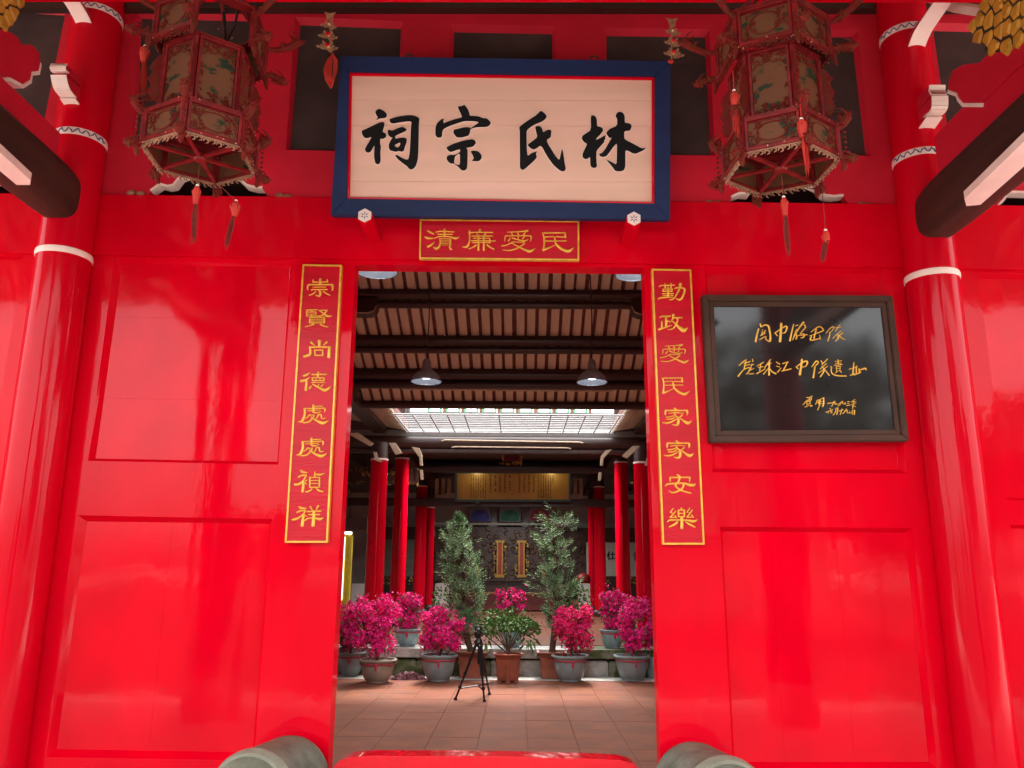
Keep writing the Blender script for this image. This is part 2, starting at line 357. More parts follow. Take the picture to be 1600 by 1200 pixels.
for x, y in ((204,301),(219,303),(437,306),(449,308),(1108,317),(1121,318),(1346,320),(1358,321)):
    p = U(x, y, -.01); obj('scroll_knob', MB().ball((p.x, -.005, p.z), .035, 10, 6, (1,.5,.75)), M['lant_in'], FW_, smooth=True)
# top plate under the rafters
p = U(800, 9, -.07); obj('wall_plate', MB().box(-7.5, 7.5, -.07, 0, p.z-.02, p.z+.3), M['dark_wood'], FW_)
p0, p1 = U(950, 1, -1.0), U(1600, 8, -1.0)
tb = thing('porch_tie_beam', 'glossy pinkish red tie beam across the top of the picture', 'beam', (0, -1.0, p1.z))
obj('beam', MB().box(-5.6, 5.6, -1.12, -1.0, (p0.z+p1.z)/2-.004, p0.z+.3), M['red'], tb, bevel=.008)

# ================================================================== WALL COLUMNS AND PORCH BEAMS
def ring_band(r, z, h, cx, cy, m, parent, name='ring', bulge=.006):
    return obj(name, MB().lathe([(r-.03, z), (r+bulge*.5, z), (r+bulge, z+h*.3), (r+bulge, z+h*.7), (r+bulge*.5, z+h), (r-.03, z+h)], (cx, cy, 0), 48, cap=False), m, parent, smooth=False, auto=40)
def side(sgn):
    cy = -.10
    if sgn < 0: rp, w_, r2, r3 = (102.5, 387), 79, (131, 203), (178, 6)
    else:       rp, w_, r2, r3 = (1454.5, 422), 77, (1430, 234), (1408, 38)
    c0 = U(*rp, cy); X = c0.x; zc = (c0-CAM).dot(FW); r = w_/2/FPX*zc*1.0
    nm = 'left' if sgn < 0 else 'right'
    t = thing('wall_column', 'glossy red round column with white ring, %s of the doorway' % nm, 'column', (X, cy, 0), 'red columns engaged in the front wall')
    obj('shaft', MB().lathe([(r*1.0, 0), (r*1.0, 2), (r*.99, 4), (r*.96, 7.2)], (X, cy, 0), 64), M['red_col'], t, smooth=False, auto=40)
    zr = U(rp[0], rp[1], cy-r).z
    ring_band(r, zr-.022, .045, X, cy, M['white'], t)
    z2 = U(*r2, cy-r).z
    ring_band(r*.975, z2-.026, .055, X, cy, M['white'], t)
    rr = r*.975+.008; pth = []
    for k in range(61):
        a = math.pi + math.pi*k/60; pth.append((X+rr*math.cos(a), cy+rr*math.sin(a), z2+.002+.015*math.sin(k*1.05)+.005*math.sin(k*2.7)))
    obj('blue_vine', MB().tube(pth, [.0028+.0022*abs(math.sin(k*.8)) for k in range(61)], 5), M['bluepat'], t)
    z3 = U(*r3, cy-r).z; ring_band(r*.965, z3-.026, .055, X, cy, M['white'], t)
    rr = r*.965+.008; pth = [(X+rr*math.cos(math.pi+math.pi*k/60), cy+rr*math.sin(math.pi+math.pi*k/60), z3+.015*math.sin(k*1.05)) for k in range(61)]
    obj('blue_vine', MB().tube(pth, .004, 5), M['bluepat'], t)
    # beam that runs out to the porch column
    eb = U(106, 341, -.27) if sgn < 0 else U(1456, 371, -.27)
    hw, hh = .145, .185; zc_ = eb.z+hh
    bt = thing('porch_beam', 'thick dark brown rounded beam running out from the %s column' % nm, 'beam', (X, -.2, zc_), 'brown beams of the porch')
    m = MB(); n = 28; sec = []
    for k in range(n):
        a = 2*math.pi*k/n; ca, sa = math.cos(a), math.sin(a)
        sec.append((math.copysign(abs(ca)**.6, ca), math.copysign(abs(sa)**.6, sa)))
    ys = [(-.02, .84), (-.20, .86), (-.28, .93), (-.42, 1.0), (-3.3, 1.0)]
    vs = [(X+sx*hw*s, y, zc_ + (hh*(s-1)*-0 ) + sz*hh*(s if sz > 0 else 1)) for y, s in ys for sx, sz in sec]
    fs = [(i*n+k, i*n+(k+1) % n, (i+1)*n+(k+1) % n, (i+1)*n+k) for i in range(len(ys)-1) for k in range(n)] + [tuple(range(n)), tuple(range((len(ys)-1)*n, len(ys)*n))]
    m.add(vs, fs); obj('beam', m, M['brown_beam'], bt, auto=50)
    pts = [(48,282),(47,289),(26,289),(-150,141),(-150,100)] if sgn < 0 else [(1507,311),(1510,322),(1532,320),(1700,172),(1700,125)]
    P = [UZ(x, y, zc_-hh-.012) for x, y in pts]
    obj('painted_strip', MB().prism(P, (0, 0, .05)), M['white'], bt)
    # red boards and brackets standing over the beam, in the plane of the column
    rb = thing('porch_bracket', 'red scrolled bracket boards with white soffits over the %s brown beam' % nm, 'bracket', (X, -.3, zc_+hh), 'red and white brackets over the porch beams')
    tp = UX(119, 240, X) if sgn < 0 else UX(1441, 265, X)
    obj('board', MB().box(X-.05, X+.05, -3.3, -.42, zc_+.05, tp.z+.1 if sgn>0 else tp.z), M['red_glare'], rb, bevel=.01)
    def soffit(px, th, top=None, nm2='scroll', base=-.2):
        P = [UX(x, y, X) for x, y in px]
        if len(P) > 2: P = [Vector(q) for q in smooth3([tuple(v) for v in P])]
        if top is None: top = max(p.z for p in P)+.02
        poly = [Vector((X-th/2, p.y, p.z)) for p in P] + [Vector((X-th/2, base, top)), Vector((X-th/2, base, min(p.z for p in P)))]
        # drop duplicates
        k = obj(nm2, MB().prism(poly, (th, 0, 0)), M['red_glare'], rb)
        s = MB()
        for a, b in zip(P, P[1:]):
            dn = Vector((0, (b-a).z, -(b-a).y)); dn = dn.normalized()*.008
            if dn.z > 0: dn = -dn
            if abs(dn.z) < 1e-6 and dn.y > 0: dn = -dn
            q = [Vector((X-th*.56, a.y, a.z)), Vector((X+th*.56, a.y, a.z)), Vector((X+th*.56, b.y, b.z)), Vector((X-th*.56, b.y, b.z))]
            s.hexa(q, [v+dn for v in q])
        obj('soffit', s, M['white'], k)
    if sgn < 0:
        soffit([(140,58),(134,42),(125,23),(115,6),(95,-22)], .105)
        soffit([(120,174),(106,153)], .10); soffit([(108,152),(98,140),(94,128),(92,117)], .10); soffit([(96,113),(91,108),(92,99)], .10)
    else:
        soffit([(1427,91),(1432,72),(1441,50),(1455,28),(1480,-8)], .11)
        soffit([(1442,208),(1460,182)], .10); soffit([(1455,182),(1467,170),(1468,150)], .10); soffit([(1467,147),(1464,140),(1464,133)], .10)
        P = [UX(x, y, X+.16) for x, y in ((1448,4),(1500,8),(1540,14),(1536,27),(1490,20))]
        obj('eave_strip', MB().prism(P, (.03, 0, .02)), M['white'], rb)
    cl = [(-40,20),(0,50),(12,57),(20,70),(36,70),(47,82),(49,98),(46,111),(35,112),(33,124),(20,132),(0,121),(-40,96)] if sgn < 0 else \
         [(1640,18),(1600,48),(1545,98),(1520,101),(1503,110),(1497,125),(1496,140),(1510,145),(1512,152),(1520,161),(1550,161),(1600,112),(1640,80)]
    P = [UX(x, y, X) for x, y in cl]; P = [Vector((X-.06, p.y, p.z)) for p in P]
    k = obj('cloud_board', MB().prism(P, (.12, 0, 0)), M['red_glare'], rb)
    s = MB()
    for i in (range(6, 11) if sgn < 0 else range(6, 10)):
        a, b = P[i], P[i+1]
        if a.y > b.y + .03 and sgn > 0 and i not in (6,9): pass
        q = [a+Vector((-.006,0,0)), a+Vector((.126,0,0)), b+Vector((.126,0,0)), b+Vector((-.006,0,0))]; s.hexa(q, [v+Vector((0,.010,-.022)) for v in q])
    obj('white_edge', s, M['white'], k)
    gp = [(-30,-20),(36,-10),(38,14),(30,24),(20,30),(18,46),(-30,46)] if sgn < 0 else [(1545,-15),(1512,38),(1514,64),(1531,70),(1531,80),(1558,82),(1640,10),(1640,-40)]
    gt = thing('carved_bracket_lion', 'yellow carved beam bracket with black outlines in the top %s corner' % nm, 'carving', (X, UX(*gp[2], X).y, UX(*gp[2], X).z), 'yellow carved brackets')
    P = [UX(x, y, X-.1*sgn) for x, y in gp]; P = [Vector((X-.07, p.y, p.z)) for p in P]
    obj('back_board', MB().prism(P, (.14, 0, 0)), M['black_line'], gt)
    random.seed(5)
    ylo, yhi, zlo, zhi = min(p.y for p in P), max(p.y for p in P), min(p.z for p in P), max(p.z for p in P)
    m = MB()
    def inside(y, z):
        c = False; n = len(P)
        for i in range(n):
            a, b = P[i], P[(i+1) % n]
            if (a.z > z) != (b.z > z) and y < (b.y-a.y)*(z-a.z)/(b.z-a.z)+a.y: c = not c
        return c
    pts = []; tries = 0
    while len(pts) < 60 and tries < 9000:
        tries += 1; y = random.uniform(ylo, yhi); z = random.uniform(zlo, zhi)
        if inside(y, z) and all((y-a)**2+(z-b)**2 > .074**2 for a, b in pts): pts.append((y, z))
    allp = pts[:]
    tries = 0
    while len(allp) < 260 and tries < 6000:
        tries += 1; y = random.uniform(ylo-.1, yhi+.1); z = random.uniform(zlo-.1, zhi+.1)
        if not inside(y, z) and all((y-a)**2+(z-b)**2 > .074**2 for a, b in allp): allp.append((y, z))
    for y, z in pts:
        cell = [(y-.09, z-.09), (y+.09, z-.09), (y+.09, z+.09), (y-.09, z+.09)]
        for a, b in allp:
            if (a, b) == (y, z): continue
            nx_, nz_ = a-y, b-z; lim = (a*a+b*b-y*y-z*z)/2; new = []
            for i in range(len(cell)):
                p, q = cell[i], cell[(i+1) % len(cell)]; dp, dq = p[0]*nx_+p[1]*nz_-lim, q[0]*nx_+q[1]*nz_-lim
                if dp <= 0: new.append(p)
                if dp*dq < 0: t_ = dp/(dp-dq); new.append((p[0]+(q[0]-p[0])*t_, p[1]+(q[1]-p[1])*t_))
            cell = new
        if len(cell) < 3: continue
        m = MB(); n = len(cell); rs = random.uniform(.8, 1.2)
        R4 = [[(X+xx, y+(p[0]-y)*k_, z+(p[1]-z)*k_) for p in cell] for xx, k_ in ((-.068-.016*rs, .62), (-.068, .88), (.068, .88), (.068+.016*rs, .62))]
        m.add(sum(R4, []), [(j*n+k, j*n+(k+1) % n, (j+1)*n+(k+1) % n, (j+1)*n+k) for j in range(3) for k in range(n)]+[tuple(range(n)), tuple(range(3*n, 4*n))])
        obj('relief_lobe', m, M['gold_carve'], gt)
    # front porch column at the far end of the beam
    pc = thing('porch_column', 'stone and red column at the outer edge of the porch, %s side' % nm, 'column', (X, -3.3, 0), 'outer porch columns')
    obj('shaft', MB().lathe([(.19, 0), (.19, 5.2)], (X, -3.3, 0), 32), M['red_col'], pc, auto=40)
    obj('base', MB().lathe([(.26, 0), (.30, .1), (.24, .35), (.2, .4)], (X, -3.3, 0), 32), M['stone'], pc, auto=40)
    return X
XL = side(-1); XR = side(1)

# porch roof and surroundings behind the viewer (mirrored in the lacquer)
pr = thing('porch_roof', 'tiled porch roof over the red front wall', 'roof', (0, 0, 6.6))
obj('ceiling', MB().hexa([(-8, .6, 7.3), (8, .6, 7.3), (8, -4.1, 4.75), (-8, -4.1, 4.75)], [(-8, .6, 7.42), (8, .6, 7.42), (8, -4.1, 4.87), (-8, -4.1, 4.87)]), M['porch_ceiling'], pr)
k = MB()
for i in range(54): x = -8+i*.3; k.hexa([(x, .5, 7.22), (x+.1, .5, 7.22), (x+.1, -4.1, 4.73), (x, -4.1, 4.73)], [(x, .5, 7.24), (x+.1, .5, 7.24), (x+.1, -4.1, 4.748), (x, -4.1, 4.748)])
o = obj('rafter', k, M['raft'], pr); o['kind'] = 'stuff'
hb = thing('opposite_house', 'pale rendered house across the square', 'house', (8, -34, -.6))
obj('wall', MB().box(2, 15, -40, -34, -.6, 3.6), M['house_far'], hb)
obj('roof', MB().prism([(1.4, -40.5, 3.6), (1.4, -33.4, 3.6), (1.4, -37, 5.2)], (14.2, 0, 0)), M['roof_out'], hb)
random.seed(3)
tl = [(-8.5, -22, 3.6), (-3.5, -24, 4.6), (7.6, -18, 9.5), (11.6, -19, 6.3), (17, -20, 8)]
lab = ['small leafy tree across the square', 'smallest round tree across the square', 'tall leafy tree in front of the pale house', 'tall leafy tree beyond the pale house', 'tall broad tree at the far end of the row']
for (x, y, h), lb in zip(tl, lab):
    tr = thing('street_tree', lb, 'tree', (x, y, -.6), 'trees across the square')
    obj('trunk', MB().tube([(x, y, -.6), (x+.1, y, h*.3), (x, y, h*.55)], [.25, .2, .12], 8), M['bark'], tr)
    m = MB()
    for i in range(3200):
        a, b_, r_ = random.random()*6.28, math.acos(random.uniform(-1, 1)), h*.42*random.random()**.35
        c = Vector((x+r_*math.sin(b_)*math.cos(a), y+r_*math.sin(b_)*math.sin(a), h*.6+r_*.75*math.cos(b_)))
        q = [c+Vector((random.uniform(-.22, .22), random.uniform(-.22, .22), random.uniform(-.22, .22))) for _ in range(4)]; m.add(q, [(0, 1, 2), (1, 2, 3)])
    obj('crown', m, M['foliage_far'], tr)

# ================================================================== THRESHOLD AND DRUM STONES
P = [U(x, y, -.16) for x, y in ((517,1215),(520,1199),(530,1189),(548,1183),(580,1181),(780,1182),(930,1186),(968,1188),(988,1193),(999,1201),(1003,1215))]
P = [Vector((p.x, -.16, p.z)) for p in P]; P[0].z = .13; P[-1].z = .13
th = thing('door_threshold', 'high glossy red threshold board with rounded ends in the doorway', 'threshold', (P[0].x, -.1, .12))
M['red_wrinkle'] = mat('wrinkled_red_cover', (.66, .003, .012), .16, .06, 3, .0, 10, coat=.7, coatr=.05, wave=.45, wscale=2.2, spec=.1)
obj('board', MB().prism(P, (0, .17, 0)), M['red_wrinkle'], th, bevel=.022, auto=60)
obj('sill', MB().box(P[0].x-.02, P[-1].x+.02, -.2, .05, .0, .128), M['stone'], th)
for sgn in (-1, 1):
    cxp, ytop, wp = ((447, 1149, 150) if sgn < 0 else (1090, 1159, 132))
    p = U(cxp, ytop, -.10); zc = (p-CAM).dot(FW); r = .265
    X = p.x; zc_ = p.z-r
    t = thing('drum_stone', 'rounded green-grey stone drum at the %s foot of the doorway' % ('left' if sgn < 0 else 'right'), 'stone', (X, -.35, 0), 'stone drums beside the door')
    ang = R(-24*sgn*-1)
    pr_ = [(r*.55, -.352), (r*.60, -.362), (r*.80, -.362), (r*.86, -.345), (r*.95, -.33), (r, -.30), (r*1.015, -.27), (r*.995, -.24), (r*.995, .10), (r*1.0, .14), (r*.98, .18)]
    m = MB().lathe([(a_, b_) for a_, b_ in pr_], (0, 0, 0), 56)
    rot = Matrix.Rotation(R(-90), 4, 'X')
    rz = Matrix.Rotation(R(-12 if sgn < 0 else 12), 4, 'Z')
    m.v = [tuple(rz @ (rot @ Vector(v))*1.0 + Vector((X, -.24, zc_))) for v in m.v]
    # axis along depth, disc towards the visitor
    obj('drum', m, M['drum'], t, auto=35)
    rm_ = MB().lathe([(r*.90, -.338), (r*.97, -.333), (r*1.022, -.30), (r*1.03, -.27), (r*1.0, -.262)], (0, 0, 0), 56, cap=False)
    rm_.v = [tuple(rz @ (rot @ Vector(v)) + Vector((X, -.24, zc_))) for v in rm_.v]; obj('rim', rm_, M['drum_l'], t, auto=35)
    dm = MB().lathe([(.001, -.375), (r*.52, -.372), (r*.56, -.352)], (0, 0, 0), 40)
    dm.v = [tuple(rz @ (rot @ Vector(v)) + Vector((X, -.24, zc_))) for v in dm.v]
    obj('disc', dm, M['drum_l'], t, auto=35)
    obj('plinth', MB().box(X-.27, X+.27, -.62, -.02, 0, max(.05, zc_-.12)), M['stone'], t, bevel=.02)
# ================================================================== WRITING
def parse(s):
    out = []
    for st in s.replace('\n', ' ').split(';'):
        st = st.strip()
        if not st: continue
        tok = st.split(); 
        if tok[0] == 't': pts = [tuple(float(v) for v in q.split(',')) for q in tok[1:]]
        else:
            wd = float(tok[0]); pts = [tuple(float(v) for v in q.split(','))+(wd,) for q in tok[1:]]
        out.append((tok[0] == 't', pts))
    return out
def smooth_pts(pts):
    if len(pts) < 3: return pts
    res = []
    for i in range(len(pts)-1):
        p0 = pts[max(i-1, 0)]; p1 = pts[i]; p2 = pts[i+1]; p3 = pts[min(i+2, len(pts)-1)]
        for k in range(4):
            t = k/4
            res.append(tuple(.5*((2*b)+(-a+c)*t+(2*a-5*b+4*c-d_)*t*t+(-a+3*b-3*c+d_)*t**3) for a, b, c, d_ in zip(p0, p1, p2, p3)))
    res.append(pts[-1]); return res
def stroke_mesh(mb, pts, fr, c0, ridge):
    """pts in the frame's (a, b, width); a ridge-backed raised stroke"""
    n = len(pts); secs = []
    P = [Vector((p[0], p[1])) for p in pts]; W = [max(p[2], .0008)/2 for p in pts]
    T = []
    for i in range(n):
        t = P[min(i+1, n-1)]-P[max(i-1, 0)]; T.append(t.normalized() if t.length > 1e-9 else Vector((1, 0)))
    ext = [(P[0]-T[0]*W[0]*.55, T[0], W[0]*.45)] + [(P[i], T[i], W[i]) for i in range(n)] + [(P[-1]+T[-1]*W[-1]*.55, T[-1], W[-1]*.45)]
    vs = []
    for i, (q, t, w_) in enumerate(ext):
        nn = Vector((-t.y, t.x)); h = ridge*(.5 if i in (0, len(ext)-1) else 1)*min(1, w_/.006+.3)
        for s_, hh in ((-1, -.001), (-.92, h*.45), (-.25, h), (.25, h), (.92, h*.45), (1, -.001)):
            a = q+nn*w_*s_; vs.append(fr.p(a.x, a.y, c0+hh))
    m = len(ext); fs = [(i*6+k, i*6+k+1, (i+1)*6+k+1, (i+1)*6+k) for i in range(m-1) for k in range(5)]
    fs += [(0, 1, 2, 3, 4, 5), tuple((m-1)*6+k for k in (5, 4, 3, 2, 1, 0))]
    mb.add(vs, fs)
def glyph(parent, src, tr, fr, c0, m, ridge=.006, wmul=1.0, name='character', label=None, wscale=None):
    """src: stroke text; tr: maps source coordinates to photo pixels; fr: the sign's face"""
    mb = MB(); eps = 0
    for taper, pts in parse(src):
        q = []
        for x, y, wd in pts:
            a, b = fr.px(*tr(x, y)); a2, b2 = fr.px(*tr(x+10, y)); q.append((a, b, wd*wmul*abs(a2-a)/10))
        if taper: q = smooth_pts(q)
        stroke_mesh(mb, q, fr, c0+eps, ridge); eps += .00023
    return obj(name, mb, m, parent, label=label, auto=55)
def zt(ox, oy, s): return lambda x, y: (ox+x/s, oy+y/s)
def rebox(src_box, dst_box, z):        # one glyph's box laid onto another's
    def f(x, y):
        u_ = (x-src_box[0])/(src_box[2]-src_box[0]); v_ = (y-src_box[1])/(src_box[3]-src_box[1])
        return z(dst_box[0]+u_*(dst_box[2]-dst_box[0]), dst_box[1]+v_*(dst_box[3]-dst_box[1]))
    return f
G = {}
G['qing'] = '''t 165,262,26 235,298,40 300,330,14; t 110,385,18 175,408,44 290,414,12; t 302,488,14 240,545,36 168,580,42; 22 330,292 420,272 700,285; 40 508,235 508,385; 20 365,333 665,333;
t 305,412,18 400,380,22 520,373,24 640,390,26 730,412,46 800,385,10; t 412,415,26 422,500,28 398,580,36 340,618,46 285,592,14; 20 420,425 625,425; t 628,420,34 618,540,38 610,590,32 642,632,44; 18 425,468 608,468; 18 420,512 605,514; 12 450,550 580,550'''
G['lian'] = '''44 1215,238 1215,290; 24 990,298 1200,290 1470,296; t 1005,265,34 1010,400,28 1000,500,32 950,580,46 862,583,12; 24 1150,322 1188,355; 24 1332,318 1292,355; 20 1050,368 1470,366; 18 1080,413 1415,412; 22 1040,462 1525,466; 18 1065,498 1415,499; 24 1412,412 1415,510;
36 1190,350 1185,655; 36 1295,350 1292,655; t 1142,545,30 1080,592,26 990,628,18; t 1355,545,30 1420,592,30 1502,635,24'''
G['ai'] = '''t 165,288,14 400,280,22 575,260,38; 22 235,290 272,350; 24 370,290 388,350; 22 530,285 480,350; t 112,468,16 115,400,24 132,366,22; 20 125,364 620,361; t 618,362,22 642,400,28 622,470,12; t 225,398,12 205,440,26 178,466,26; t 258,405,26 370,440,22 500,466,28 580,438,12; 22 372,370 385,412; 18 505,385 460,432;
t 48,565,20 150,550,22 260,497,22 300,478,16; 18 280,488 505,492; t 510,513,26 440,565,24 340,622,26 200,657,24 72,645,14; t 245,508,16 400,588,26 520,645,40 620,672,54 718,618,8'''
G['min'] = '''t 868,300,26 898,400,32 898,540,32 885,640,46; t 876,645,52 1000,602,26 1135,538,12; 26 900,305 1325,302; 36 1318,300 1325,398; 22 920,386 1095,376; 22 1130,380 1330,390; 22 920,468 1342,465; t 1090,378,20 1115,420,28 1130,515,32 1200,592,42 1290,648,52 1390,668,58 1492,602,8'''
G['chong'] = '''24 295,142 290,188; 20 285,187 572,185; 22 555,140 558,185; 44 425,130 425,228; t 192,335,16 188,270,28 215,235,26; 26 205,236 660,235; t 655,238,36 656,300,36 652,348,18; 14 285,283 530,282; t 258,345,14 300,328,20 560,330,18; t 412,338,36 428,400,42 402,448,38 335,432,12; t 350,362,14 290,408,24 218,437,22; t 482,362,24 540,402,22 612,437,18'''
G['xian'] = '''28 176,712 174,828; 20 170,712 372,706; 18 178,826 372,822; 15 200,750 350,748; 20 345,750 345,790; 14 200,789 345,788; 18 267,714 267,745; 18 267,792 267,820; 18 400,722 560,714; t 555,714,22 500,785,24 430,825,20 370,820,12; t 412,724,16 490,777,24 560,826,38 642,823,10;
24 232,850 228,958; 20 230,850 510,848; 26 505,850 502,958; 14 240,887 495,886; 14 240,921 495,920; 18 230,957 505,955; t 312,978,28 240,1006,24 142,1030,12; t 428,984,24 500,1014,24 578,1040,12'''
G['shang'] = '''t 468,85,58 468,140,50 466,195,44; t 310,112,46 345,145,34 385,180,12; t 615,108,36 580,140,28 543,167,12; t 290,208,36 300,280,38 284,350,48 176,382,42; 30 288,207 672,205; t 655,210,46 650,300,46 645,402,50; 28 385,262 390,368; 24 380,265 542,265; 30 535,265 530,368; 24 382,364 540,362'''
G['de'] = '''t 288,688,16 230,725,38 168,748,34; t 285,775,18 220,818,36 122,845,50; t 228,820,40 224,900,38 215,1014,48; 26 328,722 602,717; 36 445,680 442,780; 20 332,780 562,780; 24 335,780 342,838; 26 556,780 556,838; 20 338,836 562,836; 15 405,782 405,835; 15 480,782 480,835; 18 325,872 578,870;
t 328,935,10 302,960,30 285,990,32; t 345,905,22 450,962,32 565,1016,52 640,985,36 685,938,8; 20 465,905 438,945; 22 545,905 498,955'''
G['chu'] = '''36 415,148 415,265; 20 430,182 592,174; 24 238,222 620,212; t 625,212,30 636,250,30 624,292,12; t 252,230,36 256,320,36 226,420,44 190,462,42 128,470,10; t 300,267,14 420,256,20 545,247,14; t 412,255,30 425,290,32 500,298,24 565,270,12; t 347,328,20 320,370,22 268,408,14; 20 345,345 440,346; t 436,344,22 400,405,28 330,472,28 225,487,22; t 368,368,14 420,412,24 500,458,38 600,492,56 705,443,8; t 512,330,22 496,380,22 455,422,14; 20 510,332 572,332; t 568,332,20 575,402,26 645,405,14'''
G['zhen'] = '''t 258,122,28 300,150,46 388,162,14; t 215,248,30 280,216,34 372,205,20; t 370,205,24 320,302,30 230,377,42 148,385,44; t 310,320,46 308,420,46 295,525,42; t 328,338,14 350,358,24 382,382,12; t 385,293,10 362,315,22 352,338,12; 24 525,148 525,250; t 528,190,18 620,200,36 712,172,8; 26 436,250 432,442; 22 430,252 625,250; 26 616,250 611,442; 18 440,311 610,310; 18 440,366 610,365; 20 430,438 617,437; t 480,458,18 440,500,28 362,527,28; t 558,458,18 610,502,36 684,520,26'''
G['xiang'] = '''t 228,798,24 270,826,46 372,832,16; t 188,907,24 260,881,32 355,872,22; t 355,875,24 300,952,28 200,1022,38 106,1047,38; t 315,960,42 300,1060,48 288,1162,52; t 325,950,14 384,988,16; t 440,798,34 465,835,24 482,870,12; t 592,783,38 570,825,24 545,868,12; 28 385,892 652,883; 24 410,951 622,950; t 340,1062,26 400,1022,26 520,1015,28 620,1036,50 692,1003,10; t 510,885,50 504,1000,50 494,1162,56'''
G['qin'] = '''t 183,217,18 230,190,22 465,185,22; 28 287,155 295,232; 28 402,155 400,232; 18 250,260 428,257; 22 250,260 252,302; 22 421,258 421,300; 24 250,299 427,297; 34 345,222 345,402; 18 233,347 452,342; 18 248,382 442,376; t 153,455,14 200,426,30 320,414,26 435,412,14; t 575,162,54 565,228,38 540,300,26 482,400,26 420,455,28 370,458,14; t 463,252,14 510,236,24 620,240,26; t 620,240,30 657,272,36 632,370,36 590,440,38 545,460,32 488,435,10'''
G['zheng'] = '''t 188,800,16 230,772,26 395,765,28; 38 310,770 310,978; 22 320,862 372,859; 28 230,860 230,978; t 168,1017,36 260,987,30 412,938,12; t 445,738,46 435,800,28 410,852,20 373,897,10; 24 450,800 618,794; t 518,800,24 524,852,28 490,932,28 430,1002,28 342,1022,12; t 408,848,16 480,906,26 560,984,56 640,1034,72 708,988,10'''
G['jia'] = '''t 362,92,22 400,115,30 422,138,20; 28 200,136 612,135; t 206,138,32 200,180,30 200,226,14; t 606,138,30 616,180,32 604,226,14; t 258,192,14 380,178,22 542,187,14; t 368,185,24 390,230,24 430,272,34 446,330,44 430,397,42 380,410,30 318,393,8; t 387,210,14 320,247,22 208,262,20; t 397,240,14 330,292,22 222,301,20; t 422,285,16 330,342,28 240,372,30 142,364,20; t 517,218,28 490,246,22 458,262,14; t 448,258,14 530,322,32 620,372,56 694,328,8'''
G['an'] = '''t 368,78,20 410,105,32 420,140,32 398,205,34 350,262,34 352,302,32 425,362,30 520,397,28 634,427,26; 26 240,131 612,130; t 241,130,30 240,206,20; t 610,130,30 604,215,14; t 146,294,12 200,256,32 340,245,32 500,241,30 600,272,50 680,276,46 718,248,8; t 490,240,34 490,292,34 450,352,30 360,402,30 280,416,30 216,382,10'''
G['le'] = '''22 302,712 240,790; 14 240,790 292,802; t 347,763,20 290,832,24 233,887,20; 20 235,883 342,880; t 330,843,18 367,898,16; 28 455,703 450,742; 28 396,745 400,872; 24 395,744 510,742; 28 506,745 506,872; 18 400,808 505,806; 20 400,869 505,868; 22 607,708 555,785; 14 555,785 602,797; t 657,743,20 600,822,24 548,880,20; 20 550,879 652,876; t 640,833,18 682,888,16; t 188,974,16 230,936,30 400,930,28 560,936,30 680,957,50 750,922,8; t 458,880,48 460,980,48 460,1088,52; t 382,963,30 320,1016,36 222,1062,24; t 528,963,24 600,1012,36 704,1064,24'''

def rail_frame(fr, corners, wd, c0, c1, m, parent, name='frame', bevel=.002, split=True):
    """mitred picture frame from four corners (frame coords), rails inwards by wd"""
    P = [Vector(c) for c in corners]; n = 4; I = []
    cen = sum(P, Vector((0, 0)))/4
    for i in range(4):
        a = (P[i]-P[i-1]).normalized(); b = (P[(i+1) % 4]-P[i]).normalized()
        na = Vector((-a.y, a.x)); nb = Vector((-b.y, b.x))
        if na.dot(cen-P[i]) < 0: na = -na
        if nb.dot(cen-P[i]) < 0: nb = -nb
        k = (na+nb); I.append(P[i]+k*(wd/(1+na.dot(nb))))
    top = None
    for i in range(4):
        j = (i+1) % 4; q = [P[i], P[j], I[j], I[i]]
        mb = MB().hexa([fr.p(v.x, v.y, c0) for v in q], [fr.p(v.x, v.y, c1) for v in q])
        obj(name, mb, m, parent, bevel=bevel)
    return I

# ---- the big name board
pTL, pTR, pBR, pBL = (534, 90), (1047, 98), (1046, 345), (518, 338)
tilt = .21
o = U(*pBL, -.17); tpt = U(*pTL, -.17-tilt)
NB = Fr(o, Vector((1, 0, 0)), Vector((0, -tilt, (tpt.z-o.z))))
nb = thing('name_board', 'big cream signboard in a blue frame with four black brush characters over the doorway', 'signboard', tuple(U(782, 342, -.17)))
cn = [NB.px(*p) for p in (pTL, pTR, pBR, pBL)]
inn_ = [NB.px(*p) for p in ((546.5, 115), (1022, 122), (1022, 320), (543, 312))]
P4 = [Vector(c) for c in cn]; I4 = [Vector(c) for c in inn_]
for i in range(4):
    j = (i+1) % 4; q = [P4[i], P4[j], I4[j], I4[i]]
    obj('frame_rail', MB().hexa([NB.p(v.x, v.y, -.05) for v in q], [NB.p(v.x, v.y, .03) for v in q]), M['blue'], nb, bevel=.004)
red4 = I4
in2 = rail_frame(NB, I4, .017, -.03, .018, M['red'], nb, 'inner_moulding', .003)
# planks of the cream field, joints as in the photograph
L, Rr = (in2[0]+in2[3])/2, (in2[1]+in2[2])/2
yj = [NB.px(560, y)[1] for y in (126, 156, 196, 283, 313)]
mn = min(v.x for v in in2)+.001; mx = max(v.x for v in in2)-.001
for k in range(4):
    t0, t1 = yj[k], yj[k+1]
    if k == 0: t0 = max(v.y for v in in2)
    if k == 3: t1 = min(v.y for v in in2)
    def side_x(v, lr):
        A, B = (in2[0], in2[3]) if lr == 0 else (in2[1], in2[2]); return A.x+(B.x-A.x)*(v-A.y)/(B.y-A.y)
    q = [(side_x(t0, 0), t0-.0008), (side_x(t0, 1), t0-.0008-(0 if k else 0)), (side_x(t1, 1), t1+.0008), (side_x(t1, 0), t1+.0008)]
    pl = obj('plank', MB().hexa([NB.p(a, b, -.035) for a, b in q], [NB.p(a, b, -.002) for a, b in q]), M['cream'], nb, bevel=.0012)
